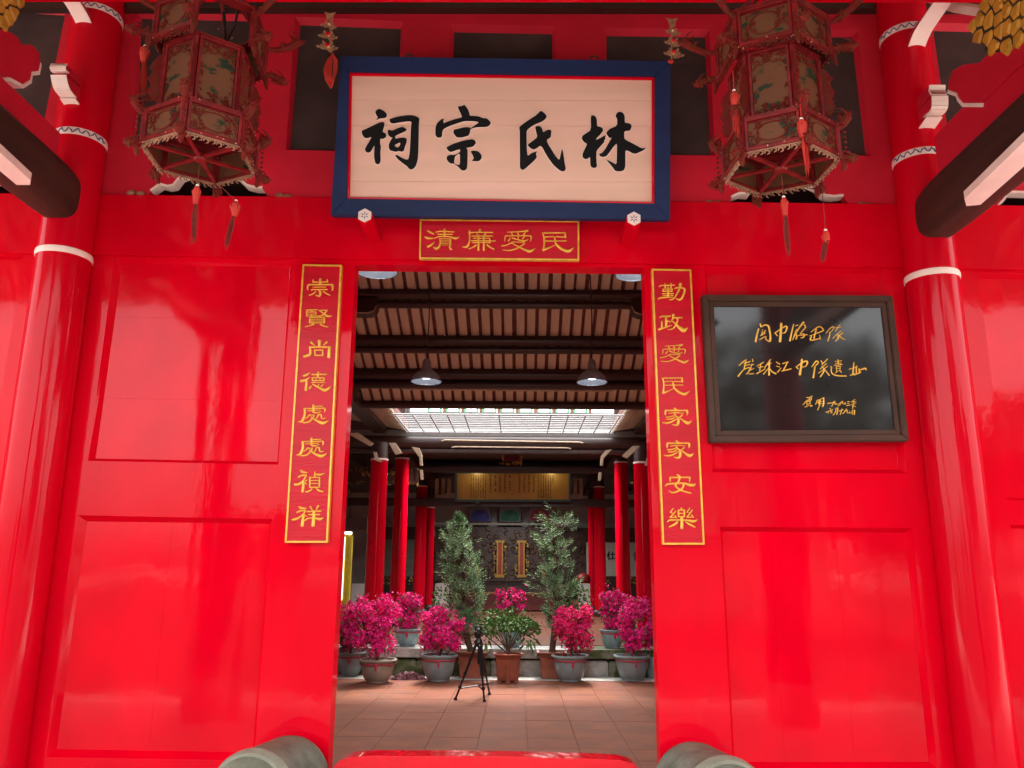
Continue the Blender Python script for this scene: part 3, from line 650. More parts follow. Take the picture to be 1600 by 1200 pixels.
big = {
 'ci': (zt(560,160,10.44), [([(275,160),(290,135),(330,108),(360,112),(400,130),(440,158),(466,195),(468,220),(455,250),(420,262),(360,265),(330,275),(275,300),(312,268),(318,248),(295,215)],[]),
   ([(60,462),(130,435),(260,372),(350,330),(405,324),(425,338),(428,370),(415,420),(395,485),(440,505),(460,545),(442,580),(405,600),(360,595),(355,680),(372,720),(360,820),(367,940),(355,995),(320,1018),(280,1000),(260,920),(256,850),(265,700),(240,740),(210,800),(170,826),(125,812),(106,770),(130,720),(180,640),(220,563),(150,588),(100,580),(65,530),(55,490)],[]),
   ([(505,278),(560,260),(640,235),(780,215),(880,212),(960,235),(998,270),(990,340),(985,600),(980,800),(970,940),(940,1040),(900,1085),(860,1100),(825,1085),(790,1040),(730,1000),(640,925),(600,872),(620,855),(700,900),(770,935),(818,935),(840,800),(850,600),(858,400),(868,318),(820,312),(700,325),(560,352),(520,330)],[]),
   ([(480,455),(500,448),(550,468),(640,425),(725,400),(795,445),(770,475),(700,505),(600,550),(610,600),(680,580),(760,578),(795,605),(785,670),(760,730),(745,790),(710,810),(660,795),(610,812),(560,795),(520,790),(495,740),(500,680),(530,620),(560,575),(520,570),(485,530)],[[(588,705),(620,685),(685,655),(682,700),(655,735),(625,740)]])]),
 'zong': (zt(670,155,10.0), [([(452,128),(470,112),(520,110),(555,88),(575,110),(612,160),(632,210),(640,262),(700,262),(780,270),(850,300),(905,300),(955,345),(972,378),(940,425),(890,440),(780,440),(710,450),(655,470),(640,540),(620,575),(560,592),(500,606),(440,600),(410,570),(383,530),(390,478),(440,470),(540,443),(630,440),(650,462),(700,425),(790,362),(700,345),(560,345),(440,382),(300,432),(225,475),(210,530),(208,585),(180,605),(130,602),(101,560),(105,440),(130,375),(200,312),(245,315),(225,340),(232,380),(300,350),(420,310),(522,288),(500,230),(475,180)],[]),
   ([(272,765),(290,745),(380,700),(520,655),(620,635),(690,628),(730,655),(738,690),(700,740),(640,757),(582,764),(608,790),(606,900),(605,1010),(595,1095),(545,1124),(500,1105),(470,1065),(385,1005),(350,1012),(300,980),(276,930),(290,885),(340,870),(410,872),(490,828),(490,783),(430,800),(350,830),(310,815)],[[(415,890),(488,842),(488,1028),(440,1030),(395,1000),(405,930)]]),
   ([(652,818),(700,805),(770,815),(815,860),(832,910),(805,960),(760,974),(665,968),(705,930),(688,880)],[])]),
 'shi': (zt(800,165,10.9), [([(118,380),(160,335),(280,250),(400,175),(450,130),(490,88),(540,120),(585,165),(590,205),(550,250),(480,290),(400,320),(310,375),(250,428),(250,600),(255,760),(265,865),(330,810),(430,778),(412,812),(412,850),(428,875),(380,940),(280,1030),(210,1090),(170,1100),(132,1060),(135,900),(132,600),(132,420)],[]),
   ([(392,365),(430,350),(490,358),(515,400),(530,462),(590,420),(640,410),(674,430),(665,500),(662,542),(588,590),(620,670),(680,760),(740,860),(805,937),(830,830),(850,732),(870,790),(885,900),(900,1000),(917,1065),(905,1110),(860,1126),(800,1100),(700,1010),(620,900),(560,800),(520,720),(480,685),(420,730),(370,752),(320,735),(285,700),(263,672),(330,620),(435,540),(410,450)],[])]),
 'lin': (zt(900,165,10.9), [([(250,178),(285,165),(330,185),(355,230),(358,355),(420,365),(460,395),(458,440),(420,490),(345,560),(345,592),(420,550),(515,497),(500,540),(495,585),(470,605),(490,615),(440,670),(350,770),(345,870),(352,990),(360,1030),(335,1062),(290,1067),(243,1030),(240,870),(200,910),(150,914),(110,880),(112,820),(150,740),(190,655),(130,620),(98,570),(105,520),(160,480),(255,420)],[]),
   ([(670,185),(690,130),(740,104),(800,125),(830,180),(828,300),(890,300),(940,325),(947,370),(915,432),(820,437),(820,560),(850,590),(950,640),(1060,700),(1120,732),(1193,722),(1150,765),(1080,797),(1020,825),(960,817),(900,780),(840,763),(840,900),(840,1040),(815,1110),(730,1127),(660,1114),(620,1050),(560,980),(508,913),(600,960),(690,1012),(695,850),(700,642),(640,700),(570,800),(520,865),(450,882),(405,862),(390,830),(440,812),(500,740),(560,630),(612,545),(570,560),(517,492),(519,455),(570,400),(700,345),(700,225)],[])])}
def chaikin(pts):
    out = []
    for i in range(len(pts)):
        a, b = pts[i], pts[(i+1) % len(pts)]
        out += [(a[0]*.8+b[0]*.2, a[1]*.8+b[1]*.2), (a[0]*.2+b[0]*.8, a[1]*.2+b[1]*.8)]
    return out
for key in ('ci', 'zong', 'shi', 'lin'):
    tr, polys = big[key]; mb = MB(); gb = MB(); z = .0
    for outer, holes in polys:
        f = lambda l: [NB.p(*NB.px(*tr(x, y)), .0045+z) for x, y in chaikin(l)]
        mb.plate(f(outer), [f(h) for h in holes], NB.n*-.008); 
        # pale carved lip round the ink
        cx_ = sum(p[0] for p in outer)/len(outer); cy_ = sum(p[1] for p in outer)/len(outer)
        z += .0004
    obj('character', mb, M['ink'], nb)
    # the engraved pale edge: thin raised outline tube
    for outer, holes in polys:
        for l in [outer]+holes:
            pth = [NB.p(*NB.px(*tr(x, y)), .0) for x, y in chaikin(l)]; pth.append(pth[0])
            gb.tube(pth, .0045, 5, cap=False)
    obj('carved_edge', gb, M['white'], nb)

# ---- gold characters board above the door
SB = wallfr(-.10)
s1 = thing('motto_board', 'small red board with gold border and four gold characters under the big signboard', 'signboard', tuple(U(780, 405, -.08)))
cb = [SB.px(*p) for p in ((656, 342.5), (905, 345), (905, 407), (655, 404.5))]
I = rail_frame(SB, cb, .011, -.03, .004, M['gold'], s1, 'gold_border', .0015)
obj('board', MB().hexa([SB.p(v.x, v.y, -.03) for v in I], [SB.p(v.x, v.y, -.002) for v in I]), M['red_board'], s1)
for gname, z in (('qing', zt(655,340,12.8)), ('lian', zt(655,340,12.8)), ('ai', zt(780,340,12.8)), ('min', zt(780,340,12.8))):
    glyph(s1, G[gname], z, SB, -.002, M['gold'], .006, wmul=1.12)
# ---- the two couplet boards
WB = wallfr(-.045)
for sgn, corners, gl in ((-1, ((473,413),(534,414),(512,848),(445,848)), None), (1, ((1018,420),(1080,421),(1101,851),(1035,851)), None)):
    cb = [WB.px(*p) for p in corners]
    t = thing('couplet_board', 'tall red board with eight gold characters, %s of the doorway' % ('left' if sgn < 0 else 'right'), 'signboard', tuple(U(*corners[3], -.045)), 'couplet boards beside the doorway')
    I = rail_frame(WB, cb, .012, -.042, .004, M['gold'], t, 'gold_border', .0015)
    obj('board', MB().hexa([WB.p(v.x, v.y, -.042) for v in I], [WB.p(v.x, v.y, -.002) for v in I]), M['red_board'], t)
    if sgn < 0:
        L_ = [('chong', zt(465,425,12)), ('xian', zt(465,425,12)), ('shang', zt(460,525,12)), ('de', zt(460,525,12)), ('chu', zt(455,620,12)), ('chu', lambda x, y: zt(455,620,12)(x-36, y+620)), ('zhen', zt(448,725,12)), ('xiang', zt(448,725,12))]
    else:
        h = zt(1020,530,12)
        L_ = [('qin', zt(1015,430,12)), ('zheng', zt(1015,430,12)), ('ai', rebox((48,250,718,690), (135,95,672,448), h)), ('min', rebox((850,285,1492,690), (165,712,690,1045), h)), ('jia', zt(1023,630,12)), ('jia', lambda x, y: zt(1023,630,12)(x+34, y+613)), ('an', zt(1027,735,12)), ('le', zt(1027,735,12))]
    for gname, z in L_: glyph(t, G[gname], z, WB, -.002, M['gold'], .006, wmul=1.16)

# ---- black memorial plaque
KB = wallfr(-.07)
kp = thing('memorial_plaque', 'black glass plaque with gold handwriting in a brown wooden frame on the right door panel', 'plaque', tuple(U(1265, 688, -.07)))
cb = [KB.px(*p) for p in ((1097,460),(1395,461.5),(1421,689),(1109.5,691))]
I = rail_frame(KB, cb, .046, -.07, .0, M['brown_frame'], kp, 'frame_rail', .006)
I2 = rail_frame(KB, I, .036, -.07, -.014, M['brown_frame'], kp, 'inner_rail', .004)
obj('glass', MB().hexa([KB.p(v.x, v.y, -.06) for v in I2], [KB.p(v.x, v.y, -.026) for v in I2]), M['black_glass'], kp)
cu = {}
k1 = zt(1175,495,10.32)
K1 = ['''26 150,95 160,140; t 125,172,20 100,250,30 75,385,34; t 165,150,14 220,115,22 280,130,34 300,200,30 315,300,30 302,375,36 245,352,12; 16 190,188 170,285; 18 230,200 212,262; 18 160,282 238,205; 14 150,290 232,250; 18 138,352 232,300; 16 240,298 240,352''',
 '''t 490,88,40 485,200,36 470,385,42; t 388,240,24 430,292,16; t 395,240,20 540,142,24 583,150,28 555,230,22 498,250,14''',
 '''t 692,100,20 655,250,24 630,372,30; t 715,130,10 760,115,20; t 676,358,16 730,200,18 750,190,10; t 852,68,32 760,190,20 690,330,12; t 862,110,20 882,150,20 830,215,18 800,262,16 862,258,16 850,310,24 805,325,14; t 720,238,18 742,300,24 728,345,20; 16 760,285 912,270''',
 '''t 972,228,16 1100,140,20 1168,185,22 1150,215,18 950,292,16; 24 1060,160 1020,332; t 980,298,20 968,362,26 1122,330,18; 16 1110,278 1127,348''',
 '''t 1213,248,12 1290,160,18 1345,150,18 1310,212,14 1268,240,14; t 1282,238,18 1268,300,20 1245,374,22; 14 1440,108 1365,215; 12 1368,160 1452,150; t 1462,210,12 1385,270,16 1325,332,14; t 1400,248,16 1415,320,22 1368,378,16; 14 1492,238 1400,305; t 1430,288,14 1475,330,16 1525,352,16''']
k2 = zt(1145,550,7.27)
K2 = ['''t 80,145,12 150,82,18; 14 165,72 138,190; 12 140,120 212,95; t 140,150,12 207,128,12; t 72,267,18 130,195,14 205,165,14 190,215,14 163,242,12; 12 235,68 242,100; 10 213,142 250,130; 10 228,118 215,190; 10 200,202 252,175; 12 190,240 250,235''',
 '''12 288,150 362,103; 12 332,118 318,200; 10 300,166 358,155; t 282,237,16 380,180,10; t 442,73,14 372,170,12; 10 400,132 452,115; t 428,88,16 425,180,18 424,255,20; t 420,170,12 360,242,14; t 432,180,12 460,215,16 503,237,20''',
 '''16 508,103 547,127; 12 508,150 545,160; t 522,217,18 562,170,10; t 578,122,12 642,100,18; t 637,103,16 588,197,14; t 568,207,14 678,180,14''',
 '''t 800,72,24 790,160,24 775,248,28; t 733,155,20 757,182,14; t 738,155,12 830,95,18 862,105,20 842,150,14 788,165,12''',
 '''t 913,157,12 960,95,18 987,110,14 943,155,12; t 947,160,18 930,283,22; 14 1018,88 1032,112; 14 1092,68 1028,132; t 1082,118,12 1008,182,12; t 1028,148,12 1052,200,16 1008,272,14; 10 1092,150 988,232; t 1058,188,12 1112,257,16''',
 '''14 1128,153 1142,172; t 1133,178,12 1142,230,14 1200,258,18 1308,262,14; 14 1210,73 1215,120; 10 1178,97 1252,88; 10 1180,122 1247,115; 10 1168,142 1262,130; 10 1190,152 1195,202; 10 1192,155 1242,150; 10 1237,150 1232,200; 8 1195,177 1235,173; 12 1183,227 1212,202; 12 1228,200 1252,222''',
 '''t 1392,108,16 1380,252,18; 12 1338,187 1432,155; t 1348,257,12 1400,235,16; 14 1420,148 1420,242; t 1450,178,14 1455,232,14; t 1395,252,14 1470,217,16; t 1455,197,10 1520,175,20 1532,197,12''']
k3 = zt(1245,610,14.55)
K3 = ['''t 253,140,24 310,150,20 382,108,26; 22 310,128 322,192; 22 352,118 362,172; t 163,318,14 260,215,26 372,178,20; 20 258,242 352,210; 22 250,250 262,312; 20 332,213 330,292; 14 260,282 330,272; 18 250,312 380,326; t 213,362,24 292,333,14; 22 338,348 372,342''',
 '''t 458,302,22 490,228,22; 20 480,217 542,190; 22 542,190 525,292; 14 480,262 532,240; t 562,198,20 545,320,24 503,433,24; t 560,190,20 642,148,26; t 640,148,30 642,270,30 618,352,34; 14 570,242 632,222; 14 570,290 632,272''',
 '''t 728,277,22 822,268,26''', '''t 818,272,18 902,230,22; t 872,238,20 850,300,20 823,348,18; t 902,235,18 902,290,20 962,295,20''',
 '''t 978,292,14 1062,235,20; t 1052,238,18 1020,300,18 968,342,16; t 1070,225,20 1082,280,24 1142,290,20 1120,243,12''', '''18 1180,240 1232,235; 16 1178,277 1230,271; 22 1163,327 1247,315''',
 '''t 1362,183,18 1268,252,20; 16 1278,242 1387,235; 14 1268,302 1380,285; 22 1330,240 1300,402; 12 1310,272 1372,265; 18 1290,332 1372,348''',
 '''22 780,383 802,412; t 688,482,20 852,420,24; t 772,450,14 738,502,18; t 790,455,14 840,480,20 798,497,14''',
 '''t 922,390,20 910,470,22 858,548,22; t 920,390,18 972,380,22; t 967,383,24 960,460,26 938,533,28; 12 910,435 955,430; 12 905,477 950,470''',
 '''t 998,452,20 1092,420,20; 22 1062,398 1020,533''', '''t 1162,398,20 1130,460,22 1078,512,26; 16 1110,452 1190,430; t 1187,428,20 1180,490,22 1247,497,20 1235,460,10''',
 '''20 1290,448 1290,522; 18 1290,440 1352,430; 24 1350,430 1345,532; 12 1295,481 1345,476; 12 1295,521 1345,519''']
for Kl, z in ((K1, k1), (K2, k2), (K3, k3)):
    for s_ in Kl: glyph(kp, s_, z, KB, -.026, M['gold'], .0025, wmul=1.0)

# ---- hexagonal pegs that carry the signboard
for x, y, r_px, lb in ((570, 337, 17, 'left'), (990.5, 342, 17, 'right')):
    p = U(x, y, -.42); r = .052
    t = thing('hexagonal_peg', 'red hexagonal peg with white flower face under the %s end of the signboard' % lb, 'peg', tuple(p), 'pegs under the signboard')
    hexp = [(p.x+r*math.cos(R(90+60*k)), p.y, p.z+r*math.sin(R(90+60*k))) for k in range(6)]
    obj('shaft', MB().prism(hexp, (0, .42, 0)), M['red'], t, bevel=.002)
    h2 = [(p.x+r*.97*math.cos(R(90+60*k)), p.y-.006, p.z+r*.97*math.sin(R(90+60*k))) for k in range(6)]
    obj('face', MB().prism(h2, (0, .0055, 0)), M['white'], t)
    fl = MB()
    for k in range(6):
        a = R(60*k+90); u_ = Vector((math.cos(a), 0, math.sin(a))); n_ = Vector((-u_.z, 0, u_.x)); c_ = Vector((p.x, p.y-.0065, p.z))
        fl.add([c_+u_*.005, c_+u_*.016+n_*.0042, c_+u_*.030, c_+u_*.016-n_*.0042], [(0, 1, 2, 3)])
    obj('painted_flower', fl, M['bluepat'], t)
# small iron hooks along the top edge
for x, y in ((639, 89), (928, 92)):
    p = U(x, y, -.30); t = thing('iron_hook', 'small dark hook behind the top edge of the signboard, %s one' % ('left' if x < 800 else 'right'), 'hook', tuple(p), 'hooks over the signboard')
    obj('hook', MB().tube([p+Vector((.03*math.cos(a/3), 0, .022*math.sin(a/3))) for a in range(0, 16)], .006, 6), M['dark_wood'], t)

# ---- gilt flower ornaments at the top corners of the signboard
def flower(x, ytop, ybot, rib, lb):
    top = U(x, ytop, -.42); bot = U(x, ybot, -.42); H = top.z-bot.z
    t = thing('gilt_flower_ornament', lb, 'ornament', tuple(bot), 'gilt flower ornaments on the signboard')
    m = MB(); m.tube([bot, top], .006, 6)
    for lv, (f_, wd) in enumerate(((.02, .075), (.30, .068), (.58, .055))):
        z = bot.z+H*f_
        for k in range(7):
            a = R(-75+25*k)+math.pi/2; L_ = wd*(1.0 if k % 2 == 0 else .8)
            if abs(math.cos(a)) < .2: L_ *= .6
            u_ = Vector((math.cos(a), -.25, math.sin(a)*.9)); n_ = Vector((-u_.z, 0, u_.x)).normalized(); c_ = Vector((top.x, top.y-.004*k, z))
            m.add([c_, c_+u_*L_*.5+n_*.011, c_+u_*L_*.72+n_*.004, c_+u_*L_*.80+n_*.014, c_+u_*L_*1.1, c_+u_*L_*.80-n_*.014, c_+u_*L_*.72-n_*.004, c_+u_*L_*.5-n_*.011], [(0,1,2,3,4,5,6,7)])
        m.ball((top.x, top.y-.02, z+.03), .016, 8, 5)
    u0 = Vector((top.x, top.y-.01, top.z-H*.12))
    m.add([u0+Vector((-.02,0,-.03)), u0+Vector((.02,0,-.03)), u0+Vector((.028,0,.02)), u0+Vector((.045,0,.045)), u0+Vector((0,0,.03)), u0+Vector((-.045,0,.045)), u0+Vector((-.028,0,.02))], [(0,1,2,3,4,5,6)])
    obj('gilt_leaves', m, M['goldleaf'], t)
    for f_ in (.12, .40): obj('red_berry', MB().ball((top.x, top.y-.035, bot.z+H*f_), .014, 10, 6), M['red'], t, smooth=True)
    if rib:
        a, b = U(520, 84, -.42), U(519, 139, -.42); hh = a.z-b.z
        m = MB()
        pr = [(0, 0), (.045, -.25), (.052, -.55), (.03, -.82), (0, -1)]; pl = [(0, 0), (-.03, -.25), (-.05, -.55), (-.035, -.82), (0, -1)]
        A = [a+Vector((x_, -.01-.03*math.sin(3.1*-z_), z_*hh)) for x_, z_ in pr]; B_ = [a+Vector((x_, -.01-.03*math.sin(3.1*-z_), z_*hh)) for x_, z_ in pl]
        mid = [a+Vector((.008, -.0, z_*hh)) for x_, z_ in pr]
        for k in range(4): m.add([A[k], A[k+1], mid[k+1], mid[k]], [(0,1,2,3)]); m.add([B_[k], B_[k+1], mid[k+1]+Vector((0,-.03,0)), mid[k]+Vector((0,-.03,0))], [(0,1,2,3)])
        m.add([A[3], A[4], B_[3]], [(0,1,2)]); m.add([A[3]+Vector((0,-.004,0)), A[3]+Vector((-.02,-.012,.03)), B_[3]+Vector((0,-.012,.03)), B_[3]+Vector((0,-.004,0)), A[4]+Vector((0,-.004,0))], [(0,1,2,3,4)])
        obj('red_ribbon', m, M['orange'], t)
    else:
        m = MB(); a = U(1048, 96, -.42); m.ball(a, .022, 8, 5, (1, .5, .8)); obj('red_knot', m, M['orange'], t)
flower(516.5, 21, 82, True, 'gilt leaf ornament with an orange red ribbon at the left end of the signboard')
flower(1049.5, 30, 93, False, 'gilt leaf ornament without ribbon at the right end of the signboard')
# ================================================================== HANGING PALACE LANTERNS
def curls(mb, o, u, v, W, H, n, size, rad=.0035, nrm=None, rnd=random):
    nrm = nrm or u.cross(v).normalized()
    for i in range(n):
        c = o + u*rnd.uniform(0, W) + v*rnd.uniform(0, H); a0 = rnd.random()*6.28; sp = rnd.choice((-1, 1)); s = size*rnd.uniform(.6, 1.2)
        pth = [c + (u*math.cos(a0+sp*t) + v*math.sin(a0+sp*t))*s*(1-.13*t) + nrm*.002*rnd.uniform(-1, 2) for t in (0, .9, 1.8, 2.7, 3.6, 4.5)]
        mb.tube(pth, [rad*.5, rad, rad*1.2, rad, rad*.8, rad*.3], 4)
def dragon(mb, p, out, up, L, rise, rnd):
    """carved dragon-head arm: a swelling, wavy bar with a snout, brow and mane"""
    path = [p, p+out*L*.3+up*rise*.15, p+out*L*.6+up*rise*.5, p+out*L*.85+up*rise*.9, p+out*L+up*rise]
    mb.tube(path, [.014, .017, .021, .027, .013], 7)
    h = path[3]; sdv = out.cross(up).normalized()
    mb.ball(h+up*.012, .020, 7, 5); mb.ball(path[4], .014, 6, 4)
    for s in (-1, 1):
        mb.tube([h+sdv*.012*s+up*.015, h+sdv*.024*s+up*.035-out*.02, h+sdv*.02*s+up*.05-out*.05], [.006, .006, .002], 4)
        mb.tube([path[4]+sdv*.008*s, path[4]+sdv*.016*s+out*.018+up*.012], [.006, .003], 4)
    for i in range(9):
        q = path[1].lerp(path[3], rnd.random()); a = rnd.random()*6.28; d = (up*math.cos(a)+sdv*math.sin(a))
        mb.tube([q+d*.012, q+d*.026-out*.008, q+d*.03-out*.022], [.006, .006, .002], 4)
def lantern(name, label, cpx, Yl, rot, variant):
    rnd = random.Random(11+variant)
    t = thing(name, label, 'lantern', (0, 0, 0), 'carved wooden lanterns over the doors')
    Z = Vector((0, 0, 1))
    def cor(R_, k, z): a = R(60*k); return Vector((R_*math.cos(a), R_*math.sin(a), z))
    RW, RB, RT = .298, .236, .300
    tiers = [('waist', RW, RW, .0, .185), ('body', RB, RB, .20, .60), ('crown', RT, RT, .615, .83)]
    miss = {0: (('crown', 4),), 1: (('crown', 1),)}[variant]
    for nm, r0, r1, z0, z1 in tiers:
        for k in range(6):
            post = MB()
            c0, c1 = cor(r0, k, z0-.01), cor(r1, k, z1+.012); w_ = .017 if nm != 'body' else .014
            post.lathe([(w_, z0-.012), (w_, z1+.012)], (c0.x, c0.y, 0), 4, ang=R(60*k+45)); 
            for zz in (z0+.02, z1-.02): post.lathe([(w_*1.0, zz-.006), (w_*1.25, zz), (w_*1.0, zz+.006)], (c0.x, c0.y, 0), 4, ang=R(60*k+45), cap=False)
            obj('post', post, M['lant'], t)
            if (nm, k) in miss: continue
            a, b = cor(r0, k, z0), cor(r0, k+1, z0); u = (b-a).normalized(); n = (Vector(((a.x+b.x)/2, (a.y+b.y)/2, 0))).normalized(); Wd = (b-a).length
            H = z1-z0
            def rr(x0, x1, y0, y1, c0_, c1_, mb): mb.hexa([a+u*x0+Z*y0+n*c0_, a+u*x1+Z*y0+n*c0_, a+u*x1+Z*y1+n*c0_, a+u*x0+Z*y1+n*c0_], [a+u*x0+Z*y0+n*c1_, a+u*x1+Z*y0+n*c1_, a+u*x1+Z*y1+n*c1_, a+u*x0+Z*y1+n*c1_])
            fr = MB(); g = .014; rw = .017
            rr(g, Wd-g, 0, rw, -.01, .010, fr); rr(g, Wd-g, H-rw, H, -.01, .010, fr); rr(g, g+rw*.8, rw, H-rw, -.009, .008, fr); rr(Wd-g-rw*.8, Wd-g, rw, H-rw, -.009, .008, fr)
            i2 = g+rw*.8+.006; rr(i2, Wd-i2, rw+.006, rw+.010, -.004, .004, fr); rr(i2, Wd-i2, H-rw-.010, H-rw-.006, -.004, .004, fr)
            pf = obj('panel_frame', fr, M['lant'], t)
            x0, x1, y0, y1 = i2, Wd-i2, rw+.01, H-rw-.01
            pn = MB(); rr(x0-.004, x1+.004, y0-.004, y1+.004, -.006, -.002, pn)
            obj('painted_pane', pn, M['lant_p'], pf)
            cv = MB(); o = a+u*x0+Z*y0+n*.001
            if nm == 'body':
                curls(cv, o, u, Z, x1-x0, .055, 26, .014, .0042, n, rnd); curls(cv, o+Z*(y1-y0-.05), u, Z, x1-x0, .05, 22, .014, .0042, n, rnd)
                curls(cv, o, u, Z, .012, y1-y0, 9, .010, .003, n, rnd); curls(cv, o+u*(x1-x0-.012), u, Z, .012, y1-y0, 9, .010, .003, n, rnd)
                # lobed arch over the painting
                pth = [o+u*(x1-x0)*s_+Z*(y1-y0-.05-.035*abs(math.cos(s_*math.pi*3))*(.4+abs(s_-.5))+.012*math.sin(s_*math.pi))+n*.004 for s_ in [q/14 for q in range(15)]]
                cv.tube(pth, .003, 4)
            else:
                for e0 in (0, 1):
                    curls(cv, o+u*(0 if e0 == 0 else (x1-x0)*.74), u, Z, (x1-x0)*.26, y1-y0, 15, .014, .0042, n, rnd)
                ce = o+u*(x1-x0)*.5+Z*(y1-y0)*.5+n*.002
                cv.tube([ce+u*(x1-x0)*.34*math.cos(q*.449)+Z*(y1-y0)*.40*math.sin(q*.449) for q in range(15)], .0035, 4, cap=False)
            obj('carving', cv, M['lant_c'], pf)['kind'] = 'stuff'
            # fringe below the panel
            if nm != 'body':
                fg = MB(); zb_ = z0-.004; cnt = 9
                for j in range(cnt):
                    c = a+u*(Wd*(j+.5)/cnt)+Z*(-.016-.006*(abs(j-cnt//2)%2))+n*-.004
                    cpt = [c+u*.013*math.cos(q)+Z*.013*math.sin(q) for q in (3.4, 2.4, 1.4, .4, -.6, -1.6)]
                    fg.tube(cpt, [.003, .005, .005, .005, .004, .002], 5)
                rr(.01, Wd-.01, -.008, -.001, -.01, .004, fg)
                obj('carved_fringe', fg, M['lant_in'] if nm == 'waist' else M['lant_c'], pf)
    # bars crossing under the lantern, with a hub
    for k in range(3):
        a, b = cor(RW-.01, k, -.004+.003*k), cor(RW-.01, k+3, -.004+.003*k); dv = (b-a).normalized(); s_ = Vector((-dv.y, dv.x, 0))*.011
        obj('cross_bar', MB().hexa([a-s_, b-s_, b+s_, a+s_], [p+Z*.014 for p in (a-s_, b-s_, b+s_, a+s_)]), M['lant'], t)
    obj('hub', MB().lathe([(.03, -.014), (.036, -.004), (.03, .02)], (0, 0, 0), 12), M['lant'], t)
    # ledges between the tiers
    for r_, z_, h_ in ((RW+.006, .186, .012), (RB+.012, .603, .012), (RT+.012, .832, .014)):
        m = MB()
        for k in range(6):
            a, b, c, d_ = cor(r_, k, z_), cor(r_, k+1, z_), cor(r_-.075, k+1, z_), cor(r_-.075, k, z_); m.hexa([a, b, c, d_], [p+Z*h_ for p in (a, b, c, d_)])
        obj('ledge', m, M['lant'], t)
    # corner carvings
    for k in range(6):
        out = cor(1, k, 0); m = MB(); c = cor(RW+.012, k, 0)
        sd_ = out.cross(Z)
        m.tube([c+Z*.15, c+Z*.20+out*.01, c+Z*.245], [.012, .016, .007], 7)
        dragon(m, c+Z*.17, (out*.8).normalized(), Z, .05, .06, rnd)
        m.tube([c+Z*.03, c-Z*.02+out*.012, c-Z*.065+out*.004, c-Z*.08], [.012, .018, .014, .005], 7)
        dragon(m, c-Z*.005, out, Z, .06, -.02, rnd)
        for i in range(5): m.ball(c+out*.02+Z*(.02+.03*i), .009, 5, 4)
        obj('dragon_finial', m, M['lant_c'], t)
        # openwork wings beside the body
        m = MB(); c = cor(RB+.012, k, .25); 
        poly = [c, c+out*.03+Z*.01, c+out*.052+Z*.05, c+out*.035+Z*.09, c+out*.055+Z*.13, c+out*.035+Z*.18, c+out*.045+Z*.22, c+out*.02+Z*.27, c+Z*.29]
        m.prism([p-sd_*.004 for p in poly], sd_*.008); curls(m, c, out, Z, .045, .26, 16, .012, .0045, sd_, rnd)
        obj('carved_wing', m, M['lant_c'], t)
        # dragon arms on the crown and hanging brackets
        m = MB(); dragon(m, cor(RT+.01, k, .80), out, Z, .20, .13, rnd); obj('dragon_arm', m, M['lant_c'], t)
        m = MB(); c = cor(RT+.01, k, .64)
        dragon(m, c, out, Z, .12, -.015, rnd); m.tube([c-Z*.0, c-Z*.05+out*.004, c-Z*.10+out*.015], [.012, .016, .006], 6)
        obj('dragon_arm', m, M['lant_c'], t)
    # flecks of bare gilding left on the carving
    m = MB()
    for i in range(90):
        k = rnd.randrange(6); z_ = rnd.choice((.185, .205, .21, .60, .62, .005, -.01)); rr_ = (RW if z_ < .2 else RB if z_ < .58 else RT)+.014
        f_ = rnd.random(); p = cor(rr_, k, z_+rnd.uniform(-.012, .02)).lerp(cor(rr_, k+1, z_+rnd.uniform(-.012, .02)), f_)
        a = rnd.random()*3; u_ = (cor(1, k+1, 0)-cor(1, k, 0)).normalized(); e = (u_*math.cos(a)+Z*math.sin(a))*rnd.uniform(.002, .006); g_ = (u_*-math.sin(a)+Z*math.cos(a))*rnd.uniform(.0015, .003)
        n_ = Vector((p.x, p.y, 0)).normalized()*.003; m.hexa([p-e-g_, p+e-g_, p+e*.8+g_, p-e*.7+g_], [v+n_ for v in (p-e-g_, p+e-g_, p+e*.8+g_, p-e*.7+g_)])
    obj('gilt_fleck', m, M['goldleaf'], t)['kind'] = 'stuff'
    # frame and suspension
    m = MB()
    for k in range(6): m.tube([cor(RT-.02, k, .84), cor(.12, k, 1.02), Vector((0, 0, 1.12))], .010, 6)
    obj('top_stay', m, M['lant'], t)
    obj('hanging_rope', MB().tube([(0, 0, 1.1), (.004, 0, 1.6), (0, 0, 2.4)], .012, 6), M['blk'], t)
    obj('lamp_cord', MB().tube([(.05, .02, .95), (.08, .03, .75), (.06, 0, .7), (.12, .02, .9), (.15, .03, 1.4), (.1, 0, 2.0)], .008, 5), M['blk'], t)
    o = U(*cpx, Yl); t.location = o; t.rotation_euler = (0, 0, R(rot))
    return t
